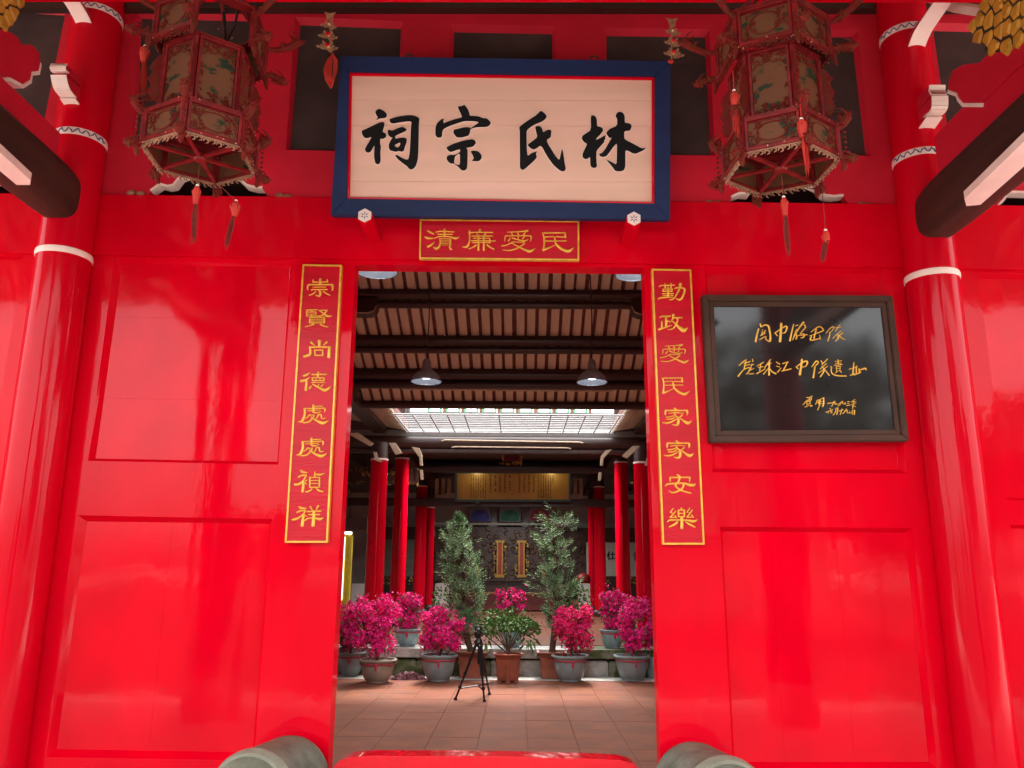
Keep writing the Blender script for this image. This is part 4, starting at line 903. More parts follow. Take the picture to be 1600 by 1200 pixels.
def tassel(px, Yt, toppx, botpx, m, lb, old=True, strx=None, knot=1.0):
    """silk tassel hanging from a string, given by sight lines at its depth"""
    rnd = random.Random(int(px[0]))
    a, k, b = U(*px, Yt), U(*toppx, Yt), U(*botpx, Yt)
    t = thing('tassel', lb, 'tassel', tuple(b), 'tassels hanging from the lanterns')
    obj('string', MB().tube([a, (a+k)/2, k], .0022, 4), m, t)
    obj('bead', MB().ball(k, .0095, 10, 7), M['bead'], t, smooth=True)
    L = k.z-b.z; m1 = MB(); 
    m1.lathe([(.006, 0), (.017*knot, -.02), (.019*knot, -.05), (.013, -L*.32)], k, 10)
    for i in range(7): 
        a_ = rnd.random()*6.28; m1.tube([k+Vector((0,0,-.01)), k+Vector((.022*knot*math.cos(a_), .022*knot*math.sin(a_), -.035)), k+Vector((.010*math.cos(a_), .01*math.sin(a_), -.075))], .0045, 4)
    obj('knot', m1, M['orange'], t)
    m2 = MB(); st = Vector((k.x, k.y, k.z-L*.12))
    for i in range(26):
        a_ = rnd.random()*6.28; r_ = rnd.uniform(.003, .017)
        e = Vector((b.x+r_*math.cos(a_), b.y+r_*math.sin(a_), b.z+rnd.uniform(0, L*.22)))
        mid = st.lerp(e, .5)+Vector((r_*.5*math.cos(a_+.6), r_*.5*math.sin(a_+.6), 0))
        m2.tube([st, mid, e], [.0022, .0022, .0012], 3)
    obj('strands', m2, m, t)
LY = -1.5
lantern('palace_lantern', 'carved dark red hexagonal lantern hanging left of the signboard', (313, 248), LY, 35, 0)
lantern('palace_lantern', 'carved dark red hexagonal lantern hanging right of the signboard', (1219.5, 264), LY, 35, 1)
tassel((313, 250), LY, (308.5, 290), (302, 383), M['tassel'], 'long dull red tassel hanging from the middle of the left lantern')
tassel((346, 292), LY+.2, (369, 314), (353, 392), M['tassel'], 'tassel with a bright red knot under the far corner of the left lantern', knot=1.3)
tassel((232, 40), LY-.1, (227, 72), (223, 150), M['orange'], 'bright orange red tassel at the upper left of the left lantern', knot=1.4)
tassel((1220, 266), LY, (1224.5, 308), (1233, 401), M['tassel'], 'long dull red tassel hanging from the middle of the right lantern')
tassel((1284, 290), LY+.15, (1290, 360), (1286, 411), M['tassel'], 'short dark tassel on a long string under the right lantern', knot=1.0)
tassel((1250, 150), LY-.33, (1252, 186), (1262, 278), M['orange'], 'bright red tassel in front of the waist panels of the right lantern', knot=1.3)
tassel((1145, 110), LY-.2, (1147, 142), (1152, 215), M['orange'], 'bright red tassel at the left side of the right lantern', knot=1.2)
# ================================================================== FRONT HALL INTERIOR
AX = (DOORX0+DOORX1)/2
# tiles of the hall floor, laid from the doorway to the stone kerb
FZ = 0.0
kerbY = UZ(780, 1063, 0).y
tl = [UZ(663.3, 1172, 0), UZ(744, 1174, 0), UZ(824.8, 1175, 0), UZ(907.4, 1175.6, 0)]
ts = (tl[3].x-tl[0].x)/3; tx0 = tl[2].x
rowy = [kerbY - ts*i for i in range(0, 12)]
hf = struct('hall_floor', MB().box(-5.4, 5.4, .15, kerbY, -.04, -.013), M['grout'])
tm = {}
def tile_mesh(seed, m):
    mb = MB().box(-ts/2+.0022, ts/2-.0022, -ts/2+.0022, ts/2-.0022, -.03, 0)
    me = bpy.data.meshes.new('floor_tile'); me.from_pydata(mb.v, [], mb.f); me.update(); me.materials.append(m); return me
tms = [tile_mesh(0, M['tile']), tile_mesh(1, M['tile2'])]
random.seed(21)
for j in range(12):
    for i in range(-7, 8):
        y = kerbY-ts*(j+.5)
        if y-ts/2 < .16: continue
        me = random.choice(tms)
        o = bpy.data.objects.new('floor_tile', me); COL.objects.link(o); o.parent = hf
        o.location = (tx0+ts*(i+.5), y, random.uniform(-.0015, .001)); o.rotation_euler = (random.uniform(-.002, .002), random.uniform(-.002, .002), random.choice((0, 1, 2, 3))*math.pi/2)
# kerb strip, ledge of the raised court and its floor
k0 = kerbY; 
kb = struct('stone_kerb', MB().box(-5.4, 5.4, k0+.003, k0+.42, -.3, .004), M['stone'], bevel=.005)
YL_ = k0+.46
zl1 = U(780, 1014, YL_).z; zl0 = U(780, 1028, YL_).z; zl2 = U(780, 1032, YL_).z
led = struct('court_ledge', MB().box(-5.4, 5.4, YL_+.25, YL_+.3, -.3, zl1-.02), M['stone'])
xs = [-5.4, -3.2, -2.05, -1.2, -.1, .75, 1.62, 2.6, 4.0, 5.4]
for i in range(len(xs)-1):
    obj('ledge_slab', MB().box(xs[i]+.004, xs[i+1]-.004, YL_-.03, YL_+.6, zl0, zl1), M['stone'] if i not in (5, 6) else M['moss'], led, bevel=.01)
    obj('ledge_block', MB().box(xs[i]-.3+.004, xs[i+1]-.3-.004, YL_+.02, YL_+.5, -.25, zl2), M['moss'] if i in (2, 3, 6, 7) else M['stone'], led, bevel=.02)
FZ2 = zl1-.004
rf = struct('rear_floor', MB().box(-6.5, 6.5, YL_+.604, 22, -.2, FZ2), M['grout'])
me2 = tms
for j in range(14):
    for i in range(-8, 8):
        o = bpy.data.objects.new('floor_tile', random.choice(tms)); COL.objects.link(o); o.parent = rf
        o.location = (tx0+ts*(i+.5), YL_+.61+ts*(j+.5), FZ2+.012)
obj('far_paving', MB().box(-6.5, 6.5, YL_+.61+ts*14, 21.9, FZ2-.01, FZ2+.012), M['tile'], rf)

# walls that enclose the halls
hw_ = thing('hall_side_wall', 'white plastered side wall inside the hall, left side', 'wall', (-5.4, 10, 0), 'side walls of the hall')
obj('wall', MB().box(-5.7, -5.4, .55, 21.2, -.2, 5.6), M['plaster'], hw_)
hw_ = thing('hall_side_wall', 'white plastered side wall inside the hall, right side', 'wall', (5.4, 10, 0), 'side walls of the hall')
obj('wall', MB().box(5.4, 5.7, .55, 21.2, -.2, 5.6), M['plaster'], hw_)

# front hall roof: slopes down from the ridge to the eave over the court
EY, EZ = U(780, 634, 6.45).y, U(780, 634, 6.45).z        # eave
SL = .45; RY = 2.6; RZ = EZ+SL*(EY-RY)
fh = thing('front_hall_roof', 'dark timber roof of the front hall seen from below with pale rafters', 'roof', (0, RY, RZ))
obj('roof_deck', MB().hexa([(-5.8, RY, RZ+.06), (5.8, RY, RZ+.06), (5.8, EY+.07, RZ+.06-SL*(EY+.07-RY)), (-5.8, EY+.07, RZ+.06-SL*(EY+.07-RY))], [(-5.8, RY, RZ+.16), (5.8, RY, RZ+.16), (5.8, EY+.07, RZ+.16-SL*(EY+.07-RY)), (-5.8, EY+.07, RZ+.16-SL*(EY+.07-RY))]), M['rafter_gap'], fh)
obj('roof_deck', MB().hexa([(-5.8, RY, RZ+.06), (5.8, RY, RZ+.06), (5.8, .55, RZ-.6), (-5.8, .55, RZ-.6)], [(-5.8, RY, RZ+.16), (5.8, RY, RZ+.16), (5.8, .55, RZ-.5), (-5.8, .55, RZ-.5)]), M['rafter_gap'], fh)
tie = MB().box(-5.8, 5.8, .45, .6, RZ-.9, RZ-.3); obj('tie_board', tie, M['dark_wood'], fh)
rp = .152
# rafters: pale boards running down the slope between the purlins
PUR = []
for py in (629, 581, 528, 456, 386):
    el = math.tan(PIT + math.atan((600-py)/FPX)); dd = (EZ - 1.5 + SL*(EY+5.5))/(el+SL); PUR.append((dd-5.5, 1.5+dd*el))
lastY = EY+.06
for r_, (pyy, pzz) in enumerate(PUR):
    nY = pyy
    def zz(y): return RZ-SL*(y-RY)
    me = None
    for i in range(-17, 18):
        x = AX+rp*i; W2 = .052
        if me is None:
            L = lastY-nY-.02; mb = MB().hexa([(-W2, 0, .012), (W2, 0, .012), (W2, L, .012-SL*L), (-W2, L, .012-SL*L)], [(-W2, 0, .055), (W2, 0, .055), (W2, L, .055-SL*L), (-W2, L, .055-SL*L)])
            me = bpy.data.meshes.new('rafter'); me.from_pydata(mb.v, [], mb.f); me.update(); me.materials.append(M['raft'])
        o = bpy.data.objects.new('rafter', me); COL.objects.link(o); o.parent = fh; o.location = Vector((x+random.uniform(-.006, .006), nY+.01, zz(nY+.01)+random.uniform(-.003, .003)))-fh.location
    lastY = nY
for k, (y, z) in enumerate(PUR):
    r_ = (.06, .085, .07, .07, .07)[k]
    pu = obj('purlin', MB().tube([(-5.6, y, z-.04), (5.6, y, z-.04)], r_, 20), M['dark_wood'], fh, auto=40)
    if k in (1, 2, 3, 4): obj('tie_beam', MB().tube([(-5.6, y+.05, z-.04-r_*1.65), (5.6, y+.05, z-.04-r_*1.65)], r_*.75, 18), M['dark_wood'], fh, auto=40)
# brackets at the sides
for px, py, s in ((578, 486, 1), (992, 488, -1)):
    p = U(px, py, PUR[3][0]); 
    x0, x1 = (p.x-.45, p.x+.10) if s > 0 else (p.x-.05, p.x+.5)
    pts = [(x0, p.z+.12), (x1, p.z+.12), (x1, p.z+.03), (x1-.04*s*(1 if s>0 else 0), p.z-.04), (x0 if s > 0 else x1, p.z-.06), (x0, p.z-.05)]
    mb = MB()
    xe = x1 if s > 0 else x0; xi = x0 if s > 0 else x1
    poly = [(xi, p.z+.14), (xe, p.z+.14), (xe, p.z+.04), (xe-.03*s, p.z-.03), (xe-.10*s, p.z-.06), (xi, p.z-.05)]
    mb.prism([(a, p.y-.10, b) for a, b in poly], (0, .2, 0)); kk = obj('bracket', mb, M['dark_wood'], fh)
    obj('painted_edge', MB().tube([(xe, p.y-.105, p.z+.04), (xe-.03*s, p.y-.105, p.z-.03), (xe-.10*s, p.y-.105, p.z-.06), (xi, p.y-.105, p.z-.05)], .007, 5), M['raft'], kk)
# long pale batten under the eave purlin
a, b = U(628, 608, PUR[1][0]+.12), U(957, 611, PUR[1][0]+.12)
obj('pale_batten', MB().tube([a, b], .016, 6), M['raft'], fh)

# pendant lamps
def pendant(px, py, Y, r, lb, grp='pendant lamps in the halls', power=14, cord=1.0):
    c = U(px, py, Y)
    t = thing('pendant_lamp', lb, 'lamp', tuple(c), grp)
    prof = [(r, 0), (r*.99, .01), (r*.86, r*.35), (r*.62, r*.62), (r*.36, r*.80), (r*.30, r*.95), (r*.27, r*1.35), (r*.17, r*1.5), (r*.05, r*1.6)]
    obj('shade', MB().lathe(prof, c, 32, cap=False), M['shade_out'], t, auto=50)
    obj('reflector', MB().lathe([(a*.975, b-.004+.002) for a, b in prof[:6]], c+Vector((0, 0, .001)), 32, cap=False), M['shade_in'], t, auto=50)
    obj('rim', MB().tube([c+Vector((r*math.cos(k*.2618), r*math.sin(k*.2618), 0)) for k in range(25)], .006, 5, cap=False), M['shade_in'], t)
    obj('bulb', MB().lathe([(.001, r*.22), (r*.32, r*.24), (r*.36, r*.34), (r*.3, r*.6)], c, 18), M['bulb'], t, auto=50)
    obj('cord', MB().tube([c+Vector((0, 0, r*1.55)), c+Vector((.01, 0, r*1.6+cord*.5)), c+Vector((0, 0, r*1.6+cord))], .007, 5), M['dark_wood'], t)
    l = bpy.data.lights.new('lamp_light', 'SPOT'); l.energy = power; l.color = (.93, .97, 1); l.spot_size = R(165); l.spot_blend = .8; l.shadow_soft_size = .08
    lo = bpy.data.objects.new('lamp_light', l); COL.objects.link(lo); lo.parent = t; lo.location = (0, 0, -.02)
pendant(588.5, 424, 1.3, .185, 'bright bell lamp just under the lintel at the left of the doorway', power=22)
pendant(990, 429, 1.3, .165, 'bright bell lamp just under the lintel at the right of the doorway', power=22)
pendant(666, 596, 3.4, .172, 'bell shaped pendant lamp in the middle of the hall, left one', power=22)
pendant(925, 597, 3.4, .172, 'bell shaped pendant lamp in the middle of the hall, right one', power=22)
pendant(734, 700, 11.6, .19, 'far pendant lamp under the rear hall beam, left one', power=220)
pendant(867, 701, 11.6, .19, 'far pendant lamp under the rear hall beam, right one', power=220)
pendant(800, 757, 17.5, .19, 'added unseen lamp behind the gilt board, lighting the rear wall', power=60)  # extra lamp kept out of sight to brighten the rear wall

# ================================================================== COURT OPENING, GRILLE
GZ = U(780, 647.5, 6.75).z; n0 = UZ(618, 647, GZ); n1 = UZ(969, 649, GZ); f0 = UZ(647, 675, GZ); f1 = UZ(943, 677, GZ)
OX0, OX1, OY0, OY1 = n0.x-.06, n1.x+.08, n0.y-.12, f0.y+.05
gr = thing('skylight_grille', 'steel bar grille across the open skylight over the court', 'grille', ((OX0+OX1)/2, (OY0+OY1)/2, GZ))
nlong = 11
for k in range(nlong):
    y = n0.y+(f0.y-n0.y)*k/(nlong-1); obj('long_bar', MB().tube([(OX0, y, GZ), (OX1, y, GZ)], .012 if k in (0, nlong-1) else .008, 6), M['metal'], gr)
for k in range(14):
    x = n0.x+(n1.x-n0.x)*k/13
    if k in (0, 1, 2, 3, 4, 6.5, 9, 10, 11, 12, 13) or k == 6: obj('cross_rod', MB().tube([(x, n0.y, GZ-.015), (x, f0.y, GZ-.015)], .011, 6), M['metal'], gr)
# roof decks round the opening (side corridors)
cr = thing('corridor_roof', 'dark sloping roofs round the open skylight', 'roof', (0, OY0, GZ))
for x0, x1, zz0, zz1 in ((-5.7, OX0, GZ+.75, GZ+.05), (OX1, 5.7, GZ+.05, GZ+.75)):
    obj('roof_deck', MB().hexa([(x0, EY+.2, zz0+.06), (x1, EY+.2, zz1+.06), (x1, OY1+.2, zz1+.06), (x0, OY1+.2, zz0+.06)], [(x0, EY+.2, zz0+.16), (x1, EY+.2, zz1+.16), (x1, OY1+.2, zz1+.16), (x0, OY1+.2, zz0+.16)]), M['rafter_gap'], cr)
    n = 14
    for k in range(n):
        y = EY+.2+(OY1-EY)*k/n; 
        obj('rafter', MB().hexa([(x0, y, zz0), (x1, y, zz1), (x1, y+.06, zz1), (x0, y+.06, zz0)], [(x0, y, zz0+.05), (x1, y, zz1+.05), (x1, y+.06, zz1+.05), (x0, y+.06, zz0+.05)]), M['raft'], cr)
obj('added_closing_board', MB().box(-5.7, OX0-.05, OY1+.14, OY1+.2, GZ-.2, GZ+1.1), M['dark_wood'], cr)  # boards added to block bright leaks beside the corridor roofs
obj('added_closing_board', MB().box(OX1+.05, 5.7, OY1+.14, OY1+.2, GZ-.2, GZ+1.1), M['dark_wood'], cr)
# rear hall roof: pale sunlit slope with a green ceramic openwork ridge
RHY = 13.5; zr0 = U(780, 647, RHY).z; zr1 = U(780, 636, RHY).z
rr_ = thing('rear_hall_roof', 'pale ribbed roof slope with green ceramic openwork ridge seen through the skylight', 'roof', (0, RHY, zr0))
y0, z0 = OY1+.12, GZ+.06
obj('slope', MB().hexa([(-5.8, y0, z0), (5.8, y0, z0), (5.8, RHY, zr0), (-5.8, RHY, zr0)], [(-5.8, y0, z0-.1), (5.8, y0, z0-.1), (5.8, RHY, zr0-.1), (-5.8, RHY, zr0-.1)]), M['tail'], rr_)
obj('slope', MB().hexa([(-5.8, RHY, zr0), (5.8, RHY, zr0), (5.8, 21.3, 3.9), (-5.8, 21.3, 3.9)], [(-5.8, RHY, zr0-.1), (5.8, RHY, zr0-.1), (5.8, 21.3, 3.8), (-5.8, 21.3, 3.8)]), M['tail'], rr_)
m = MB()
for k in range(9):
    f_ = (k+.5)/9; y = y0+(RHY-y0)*f_; z = z0+(zr0-z0)*f_; m.box(-5.7, 5.7, y-.05, y+.05, z, z+.05)
o = obj('tile_course', m, M['tail'], rr_); o['kind'] = 'stuff'
pxs = [(683, 28)]
for k in range(9):
    x = U(680+28.3*k, 641, RHY).x; w2 = .17
    fr_ = MB(); fr_.box(x-w2, x+w2, RHY-.1, RHY-.02, zr0, zr0+.04); fr_.box(x-w2, x+w2, RHY-.1, RHY-.02, zr1-.03, zr1+.03); fr_.box(x-w2, x-w2+.05, RHY-.1, RHY-.02, zr0+.04, zr1-.03); fr_.box(x+w2-.05, x+w2, RHY-.1, RHY-.02, zr0+.04, zr1-.03)
    obj('ceramic_window', fr_, M['green'], rr_)
    bm_ = MB()
    for q in range(4): bm_.box(x+w2+.02, x+w2+.10, RHY-.09, RHY-.02, zr0+q*(zr1-zr0)/4, zr0+(q+.8)*(zr1-zr0)/4)
    obj('brick_pier', bm_, M['brick'], rr_)
obj('ridge_cap', MB().box(-5.8, 5.8, RHY-.14, RHY+.05, zr1+.03, zr1+.10), M['tail'], rr_)

# ================================================================== REAR HALL
bz1, bz0 = U(780, 681, OY1+.1).z, U(780, 706, OY1+.1).z
rb_ = thing('rear_eave_beam', 'long dark eave beam of the rear hall with pale painted lines', 'beam', (0, OY1+.1, bz0))
ym = (bz1+bz0)/2
obj('beam', MB().tube([(-5.5, OY1+.16, bz1-.12), (5.5, OY1+.16, bz1-.12)], .12, 18), M['dark_wood'], rb_, auto=40)
obj('beam', MB().box(-5.5, 5.5, OY1+.10, OY1+.24, bz0-.02, bz1-.24), M['dark_wood'], rb_, bevel=.01)
for a, b in (((690, 687.5), (911, 691)), ((706, 698), (892, 700))):
    p, q = U(*a, OY1+.02), U(*b, OY1+.02); obj('pale_line', MB().tube([p+Vector((0, .02, -.012)), p+Vector((.06, 0, 0)), q+Vector((-.06, 0, 0)), q+Vector((0, .02, -.012))], .013, 6), M['raft'], rb_)
# ceiling under the rear roof: dark boards and beams
dk = thing('rear_hall_beams', 'dark crossbeams and boards under the rear roof', 'beams', (0, 14, 4))
obj('ceiling_board', MB().hexa([(-5.6, OY1+.3, bz1+.12), (5.6, OY1+.3, bz1+.12), (5.6, 21.2, 4.3), (-5.6, 21.2, 4.3)], [(-5.6, OY1+.3, bz1+.14), (5.6, OY1+.3, bz1+.14), (5.6, 21.2, 4.32), (-5.6, 21.2, 4.32)]), M['dark_wood'], dk)
pA, pB = U(780, 700, 14.0), U(780, 727, 14.0)
obj('upper_board', MB().box(-2.4, 2.2, 14.0, 14.1, pB.z, pA.z+.4), M['navy'], dk)
pC = U(780, 730, 13.9); obj('round_beam', MB().tube([(-2.5, 13.9, pC.z), (2.3, 13.9, pC.z)], .14, 20), M['navy'], dk, auto=40)
for s in (-1, 1):
    c = U(800+s*118, 712, 13.95); pth = [c+Vector((.42*math.cos(t), 0, .13*math.sin(t))) for t in [q*.2244 for q in range(15)]]; obj('arched_rib', MB().tube(pth, .012, 5), M['navy'], dk)
pG = U(780, 785, 15.4); obj('lower_beam', MB().box(-5.3, 5.3, 15.4, 15.6, U(780, 791, 15.4).z, U(780, 779, 15.4).z), M['dark_wood'], dk)
for x, y in ((682, 775), (692, 775), (701, 775), (888, 775), (899, 775), (908, 775)):
    p = U(x, 776, 15.9); q = U(x, 748, 15.9); obj('pale_rafter', MB().box(p.x-.045, p.x+.045, 15.9, 15.95, p.z, q.z), M['raft'], dk)
# red lantern plaque in the middle
p = U(800, 712, 12.6)
t = thing('hanging_red_plaque', 'small crimson plaque with gold carved rim hanging under the rear roof', 'plaque', tuple(p))
obj('board', MB().box(p.x-.17, p.x+.17, 12.6, 12.64, p.z-.12, p.z+.2), mat('dark_crimson', (.12, .006, .02), .5), t)
random.seed(4); m = MB()
for s in (-1, 1): curls(m, Vector((p.x+s*.19-.03, 12.58, p.z-.13)), Vector((1, 0, 0)), Vector((0, 0, 1)), .06, .3, 14, .03, .010)
curls(m, Vector((p.x-.26, 12.58, p.z-.2)), Vector((1, 0, 0)), Vector((0, 0, 1)), .52, .05, 26, .03, .010)
obj('gold_rim', m, M['gold_dull'], t)
# gilt inscription board
GB = Fr(U(711, 783, 15.2), Vector((1, 0, 0)), Vector((0, -.16, 1)))
t = thing('inscription_board', 'wide gilt board with columns of small black text in a teal frame', 'signboard', tuple(U(800, 783, 15.2)))
cb = [GB.px(*q) for q in ((711, 736.5), (892, 736.5), (892, 784), (711, 784))]
I = rail_frame(GB, cb, .055, -.05, .03, M['teal'], t, 'frame_rail', .004)
obj('board', MB().hexa([GB.p(v.x, v.y, -.04) for v in I], [GB.p(v.x, v.y, 0) for v in I]), M['board_gold'], t)
random.seed(9); m = MB()
x0, y0_ = GB.px(736, 778); x1, y1_ = GB.px(868, 742)
cols = [(i, .045) for i in range(0, 6)]
W_ = x1-x0
for ci in range(36):
    xx = x0+W_*ci/35; 
    if ci in (7, 17, 18, 27, 35): continue
    big_ = 8 <= ci <= 26; n = 9 if big_ else 16; sz = .028 if big_ else .017
    if big_ and ci % 2: continue
    for r_ in range(n):
        if random.random() < .06 or (ci > 33 and r_ > 5): continue
        yy = y1_-(y1_-y0_)*(r_+.5)/n*(.75 if big_ else 1.0); 
        for q in range(3): 
            a = random.choice((0, 1.57, .7, -.7)); dx, dy = math.cos(a)*sz*.9, math.sin(a)*sz*.9; ox, oy = random.uniform(-.4, .4)*sz, random.uniform(-.6, .6)*sz
            nx, ny = -math.sin(a)*.0035, math.cos(a)*.0035
            m.add([GB.p(xx+ox-dx+nx, yy+oy-dy+ny, .002), GB.p(xx+ox+dx+nx, yy+oy+dy+ny, .002), GB.p(xx+ox+dx-nx, yy+oy+dy-ny, .002), GB.p(xx+ox-dx-nx, yy+oy-dy-ny, .002)], [(0, 1, 2, 3)])
o = obj('small_text', m, M['ink'], t); o['kind'] = 'stuff'
for x in (746, 851):
    p = U(x, 785, 15.1); obj('support_knob', MB().ball(p, .05, 10, 6), M['teal'], t, smooth=True)
for x in (745, 862):                      # picture lights washing the top of the board
    l = bpy.data.lights.new('board_light', 'POINT'); l.energy = .45; l.color = (1, .85, .5); l.shadow_soft_size = .04
    p = GB.p(*GB.px(x, 739), .32); lo = bpy.data.objects.new('board_light', l); COL.objects.link(lo); lo.parent = t; lo.location = p-t.location
    obj('picture_lamp', MB().tube([p+Vector((-.12, -.03, .09)), p+Vector((.12, -.03, .09))], .02, 6), M['dark_wood'], t)

# red columns of the rear hall
colz = FZ2+.012
def hall_column(x_top, y_top, x_bot, y_bot, w_px, Y, lb, cap=True):
    p = U((x_top+x_bot)/2, (y_top+y_bot)/2, Y); zc = (p-CAM).dot(FW); r = w_px/2/FPX*zc
    t = thing('hall_column', lb, 'column', (p.x, Y, colz), 'red columns of the rear hall')
    zt_ = U(x_top, y_top, Y).z
    obj('shaft', MB().lathe([(r*1.04, colz+.16), (r*1.06, colz+.8), (r*.98, zt_)], (p.x, Y, 0), 32), M['red_col'], t, auto=40)
    obj('stone_base', MB().lathe([(r*1.45, colz), (r*1.6, colz+.05), (r*1.5, colz+.12), (r*1.15, colz+.16)], (p.x, Y, 0), 24), M['dark_wood'], t, auto=40)
    obj('collar', MB().lathe([(r*1.03, zt_), (r*1.05, zt_+.015), (r*1.02, zt_+.03)], (p.x, Y, 0), 24), M['white'], t, auto=40)
    obj('head', MB().lathe([(r*.95, zt_+.03), (r*.92, zt_+(.3 if Y < 9 else 1.3))], (p.x, Y, 0), 24), M['dark_wood'], t, auto=40)
    return p.x, zt_, r
H = []
H.append(hall_column(594, 720, 583, 924, 27, 7.9, 'nearest bright red column on the left beyond the flowers'))
H.append(hall_column(629, 718, 620, 935, 22, 11.5, 'second red column from the left, behind the pink flowers'))
H.append(hall_column(661, 761, 652, 950, 17.5, 15.8, 'third red column on the left, beside the left conifer'))
H.append(hall_column(672.5, 794, 668, 950, 14, 18.2, 'farthest red column on the left, half hidden by its neighbour'))
H.append(hall_column(1001, 725, 1008, 930, 24, 7.9, 'nearest bright red column on the right at the door edge'))
H.append(hall_column(969, 724, 976, 935, 21, 11.5, 'second red column from the right behind the pink flowers'))
H.append(hall_column(936, 762, 939, 960, 17, 15.8, 'third red column on the right with a dark base, beside the right conifer'))
H.append(hall_column(926, 793, 927, 950, 14, 18.2, 'farthest red column on the right, half hidden by its neighbour'))
# longitudinal beams and white scroll brackets over those columns
for s, (ia, ib, ic) in ((-1, (0, 1, 2)), (1, (4, 5, 6))):
    bt = thing('side_beam', 'dark longitudinal beams with pale soffits over the %s row of columns' % ('left' if s < 0 else 'right'), 'beam', (H[ia][0], 8, 3.6), 'side beams of the court')
    xx = H[ib][0]
    obj('beam', MB().box(xx-.12, xx+.12, 5.2, 21, 3.85, 4.1), M['dark_wood'], bt, bevel=.02)
    obj('beam', MB().box(xx+s*1.1-.1, xx+s*1.1+.1, 4.5, 18, 3.7, 3.95), M['dark_wood'], bt, bevel=.02)
    for pts in (((543, 677), (560, 676), (584, 693), (578, 697)), ((607, 692), (618, 692), (628, 708), (618, 710)), ((643, 698), (655, 700), (660, 713), (654, 713))) if s < 0 else (((1000, 697), (988, 697), (972, 712), (980, 716)), ((956, 702), (946, 704), (938, 714), (944, 715))):
        P = [U(x, y, 7.6) for x, y in pts]; obj('painted_soffit', MB().prism(P, (0, .05, 0)), M['raft'], bt)
    for pts in (((583, 706), (588, 706), (590, 716), (598, 720), (594, 722), (586, 719)), ((655, 713), (659, 713), (660, 727), (656, 727)), ((656, 734), (660, 734), (661, 749), (657, 749))) if s < 0 else (((1012, 712), (1016, 712), (1014, 727), (1008, 727)), ((939, 715), (943, 715), (942, 727), (938, 727)), ((936, 738), (940, 738), (939, 750), (935, 751))):
        P = [U(x, y, 7.7) for x, y in pts]; obj('painted_bracket', MB().prism(P, (0, .05, 0)), M['raft'], bt)
# cross boards left and right with gilt writing
for s, x0, x1 in ((-1, 541, 654), (1, 984, 1022)):
    fr_ = wallfr(12.2); c = [fr_.px(x, y) for x, y in ((x0, 731), (x1, 731), (x1, 757), (x0, 757))]
    t = thing('hall_name_board', 'dark carved board with gilt brush writing between the %s columns' % ('left' if s < 0 else 'right'), 'signboard', tuple(U((x0+x1)/2, 757, 12.2)), 'dark boards of the rear hall')
    I = rail_frame(fr_, c, .07, -.03, .02, M['dark_wood'], t, 'frame', .004)
    obj('board', MB().hexa([fr_.p(v.x, v.y, -.03) for v in I], [fr_.p(v.x, v.y, 0) for v in I]), mat('dark_maroon', (.05, .018, .012), .5), t)
    m = MB(); random.seed(6); n = int(abs(c[1][0]-c[0][0])/.1)
    for q in (0, 2): curls(m, fr_.p(c[3][0], c[3][1]+(0 if q else c[0][1]-c[3][1]-.06), .02), Vector((1, 0, 0)), Vector((0, 0, 1)), c[1][0]-c[0][0], .06, n*3, .02, .006)
    obj('gilt_scrolls', m, M['gold_dull'], t)
    if s < 0:
        g = zt(510, 680, 2.963)
        glyph(t, 't 168,150,6 164,170,8 172,190,6; t 178,155,6 176,188,7; t 185,150,6 200,148,6 188,170,8 200,190,8', g, fr_, .0, M['gold_dull'], .008, name='character')
        glyph(t, 't 298,152,6 312,158,7 300,170,8 316,166,7 306,186,8; t 292,178,6 318,176,6', g, fr_, .0, M['gold_dull'], .008, name='character')
    fr2 = wallfr(12.0); c = [fr2.px(x, y) for x, y in ((x0, 692), (x1-16 if s < 0 else x1, 692), (x1-16 if s < 0 else x1, 708), (x0, 708))]
    t2 = thing('carved_frieze', 'dark frieze board with gilt flowers above the %s hall board' % ('left' if s < 0 else 'right'), 'frieze', tuple(U((x0+x1)/2, 708, 12.0)), 'gilt friezes')
    obj('board', MB().box(c[0][0], c[1][0], 12.0, 12.04, c[3][1], c[0][1]), M['navy'], t2)
    m = MB(); curls(m, fr2.p(c[3][0], c[3][1]+.02, .01), Vector((1, 0, 0)), Vector((0, 0, 1)), c[1][0]-c[0][0], .06, n*3, .025, .007); obj('gilt_flowers', m, M['gold_dull'], t2)

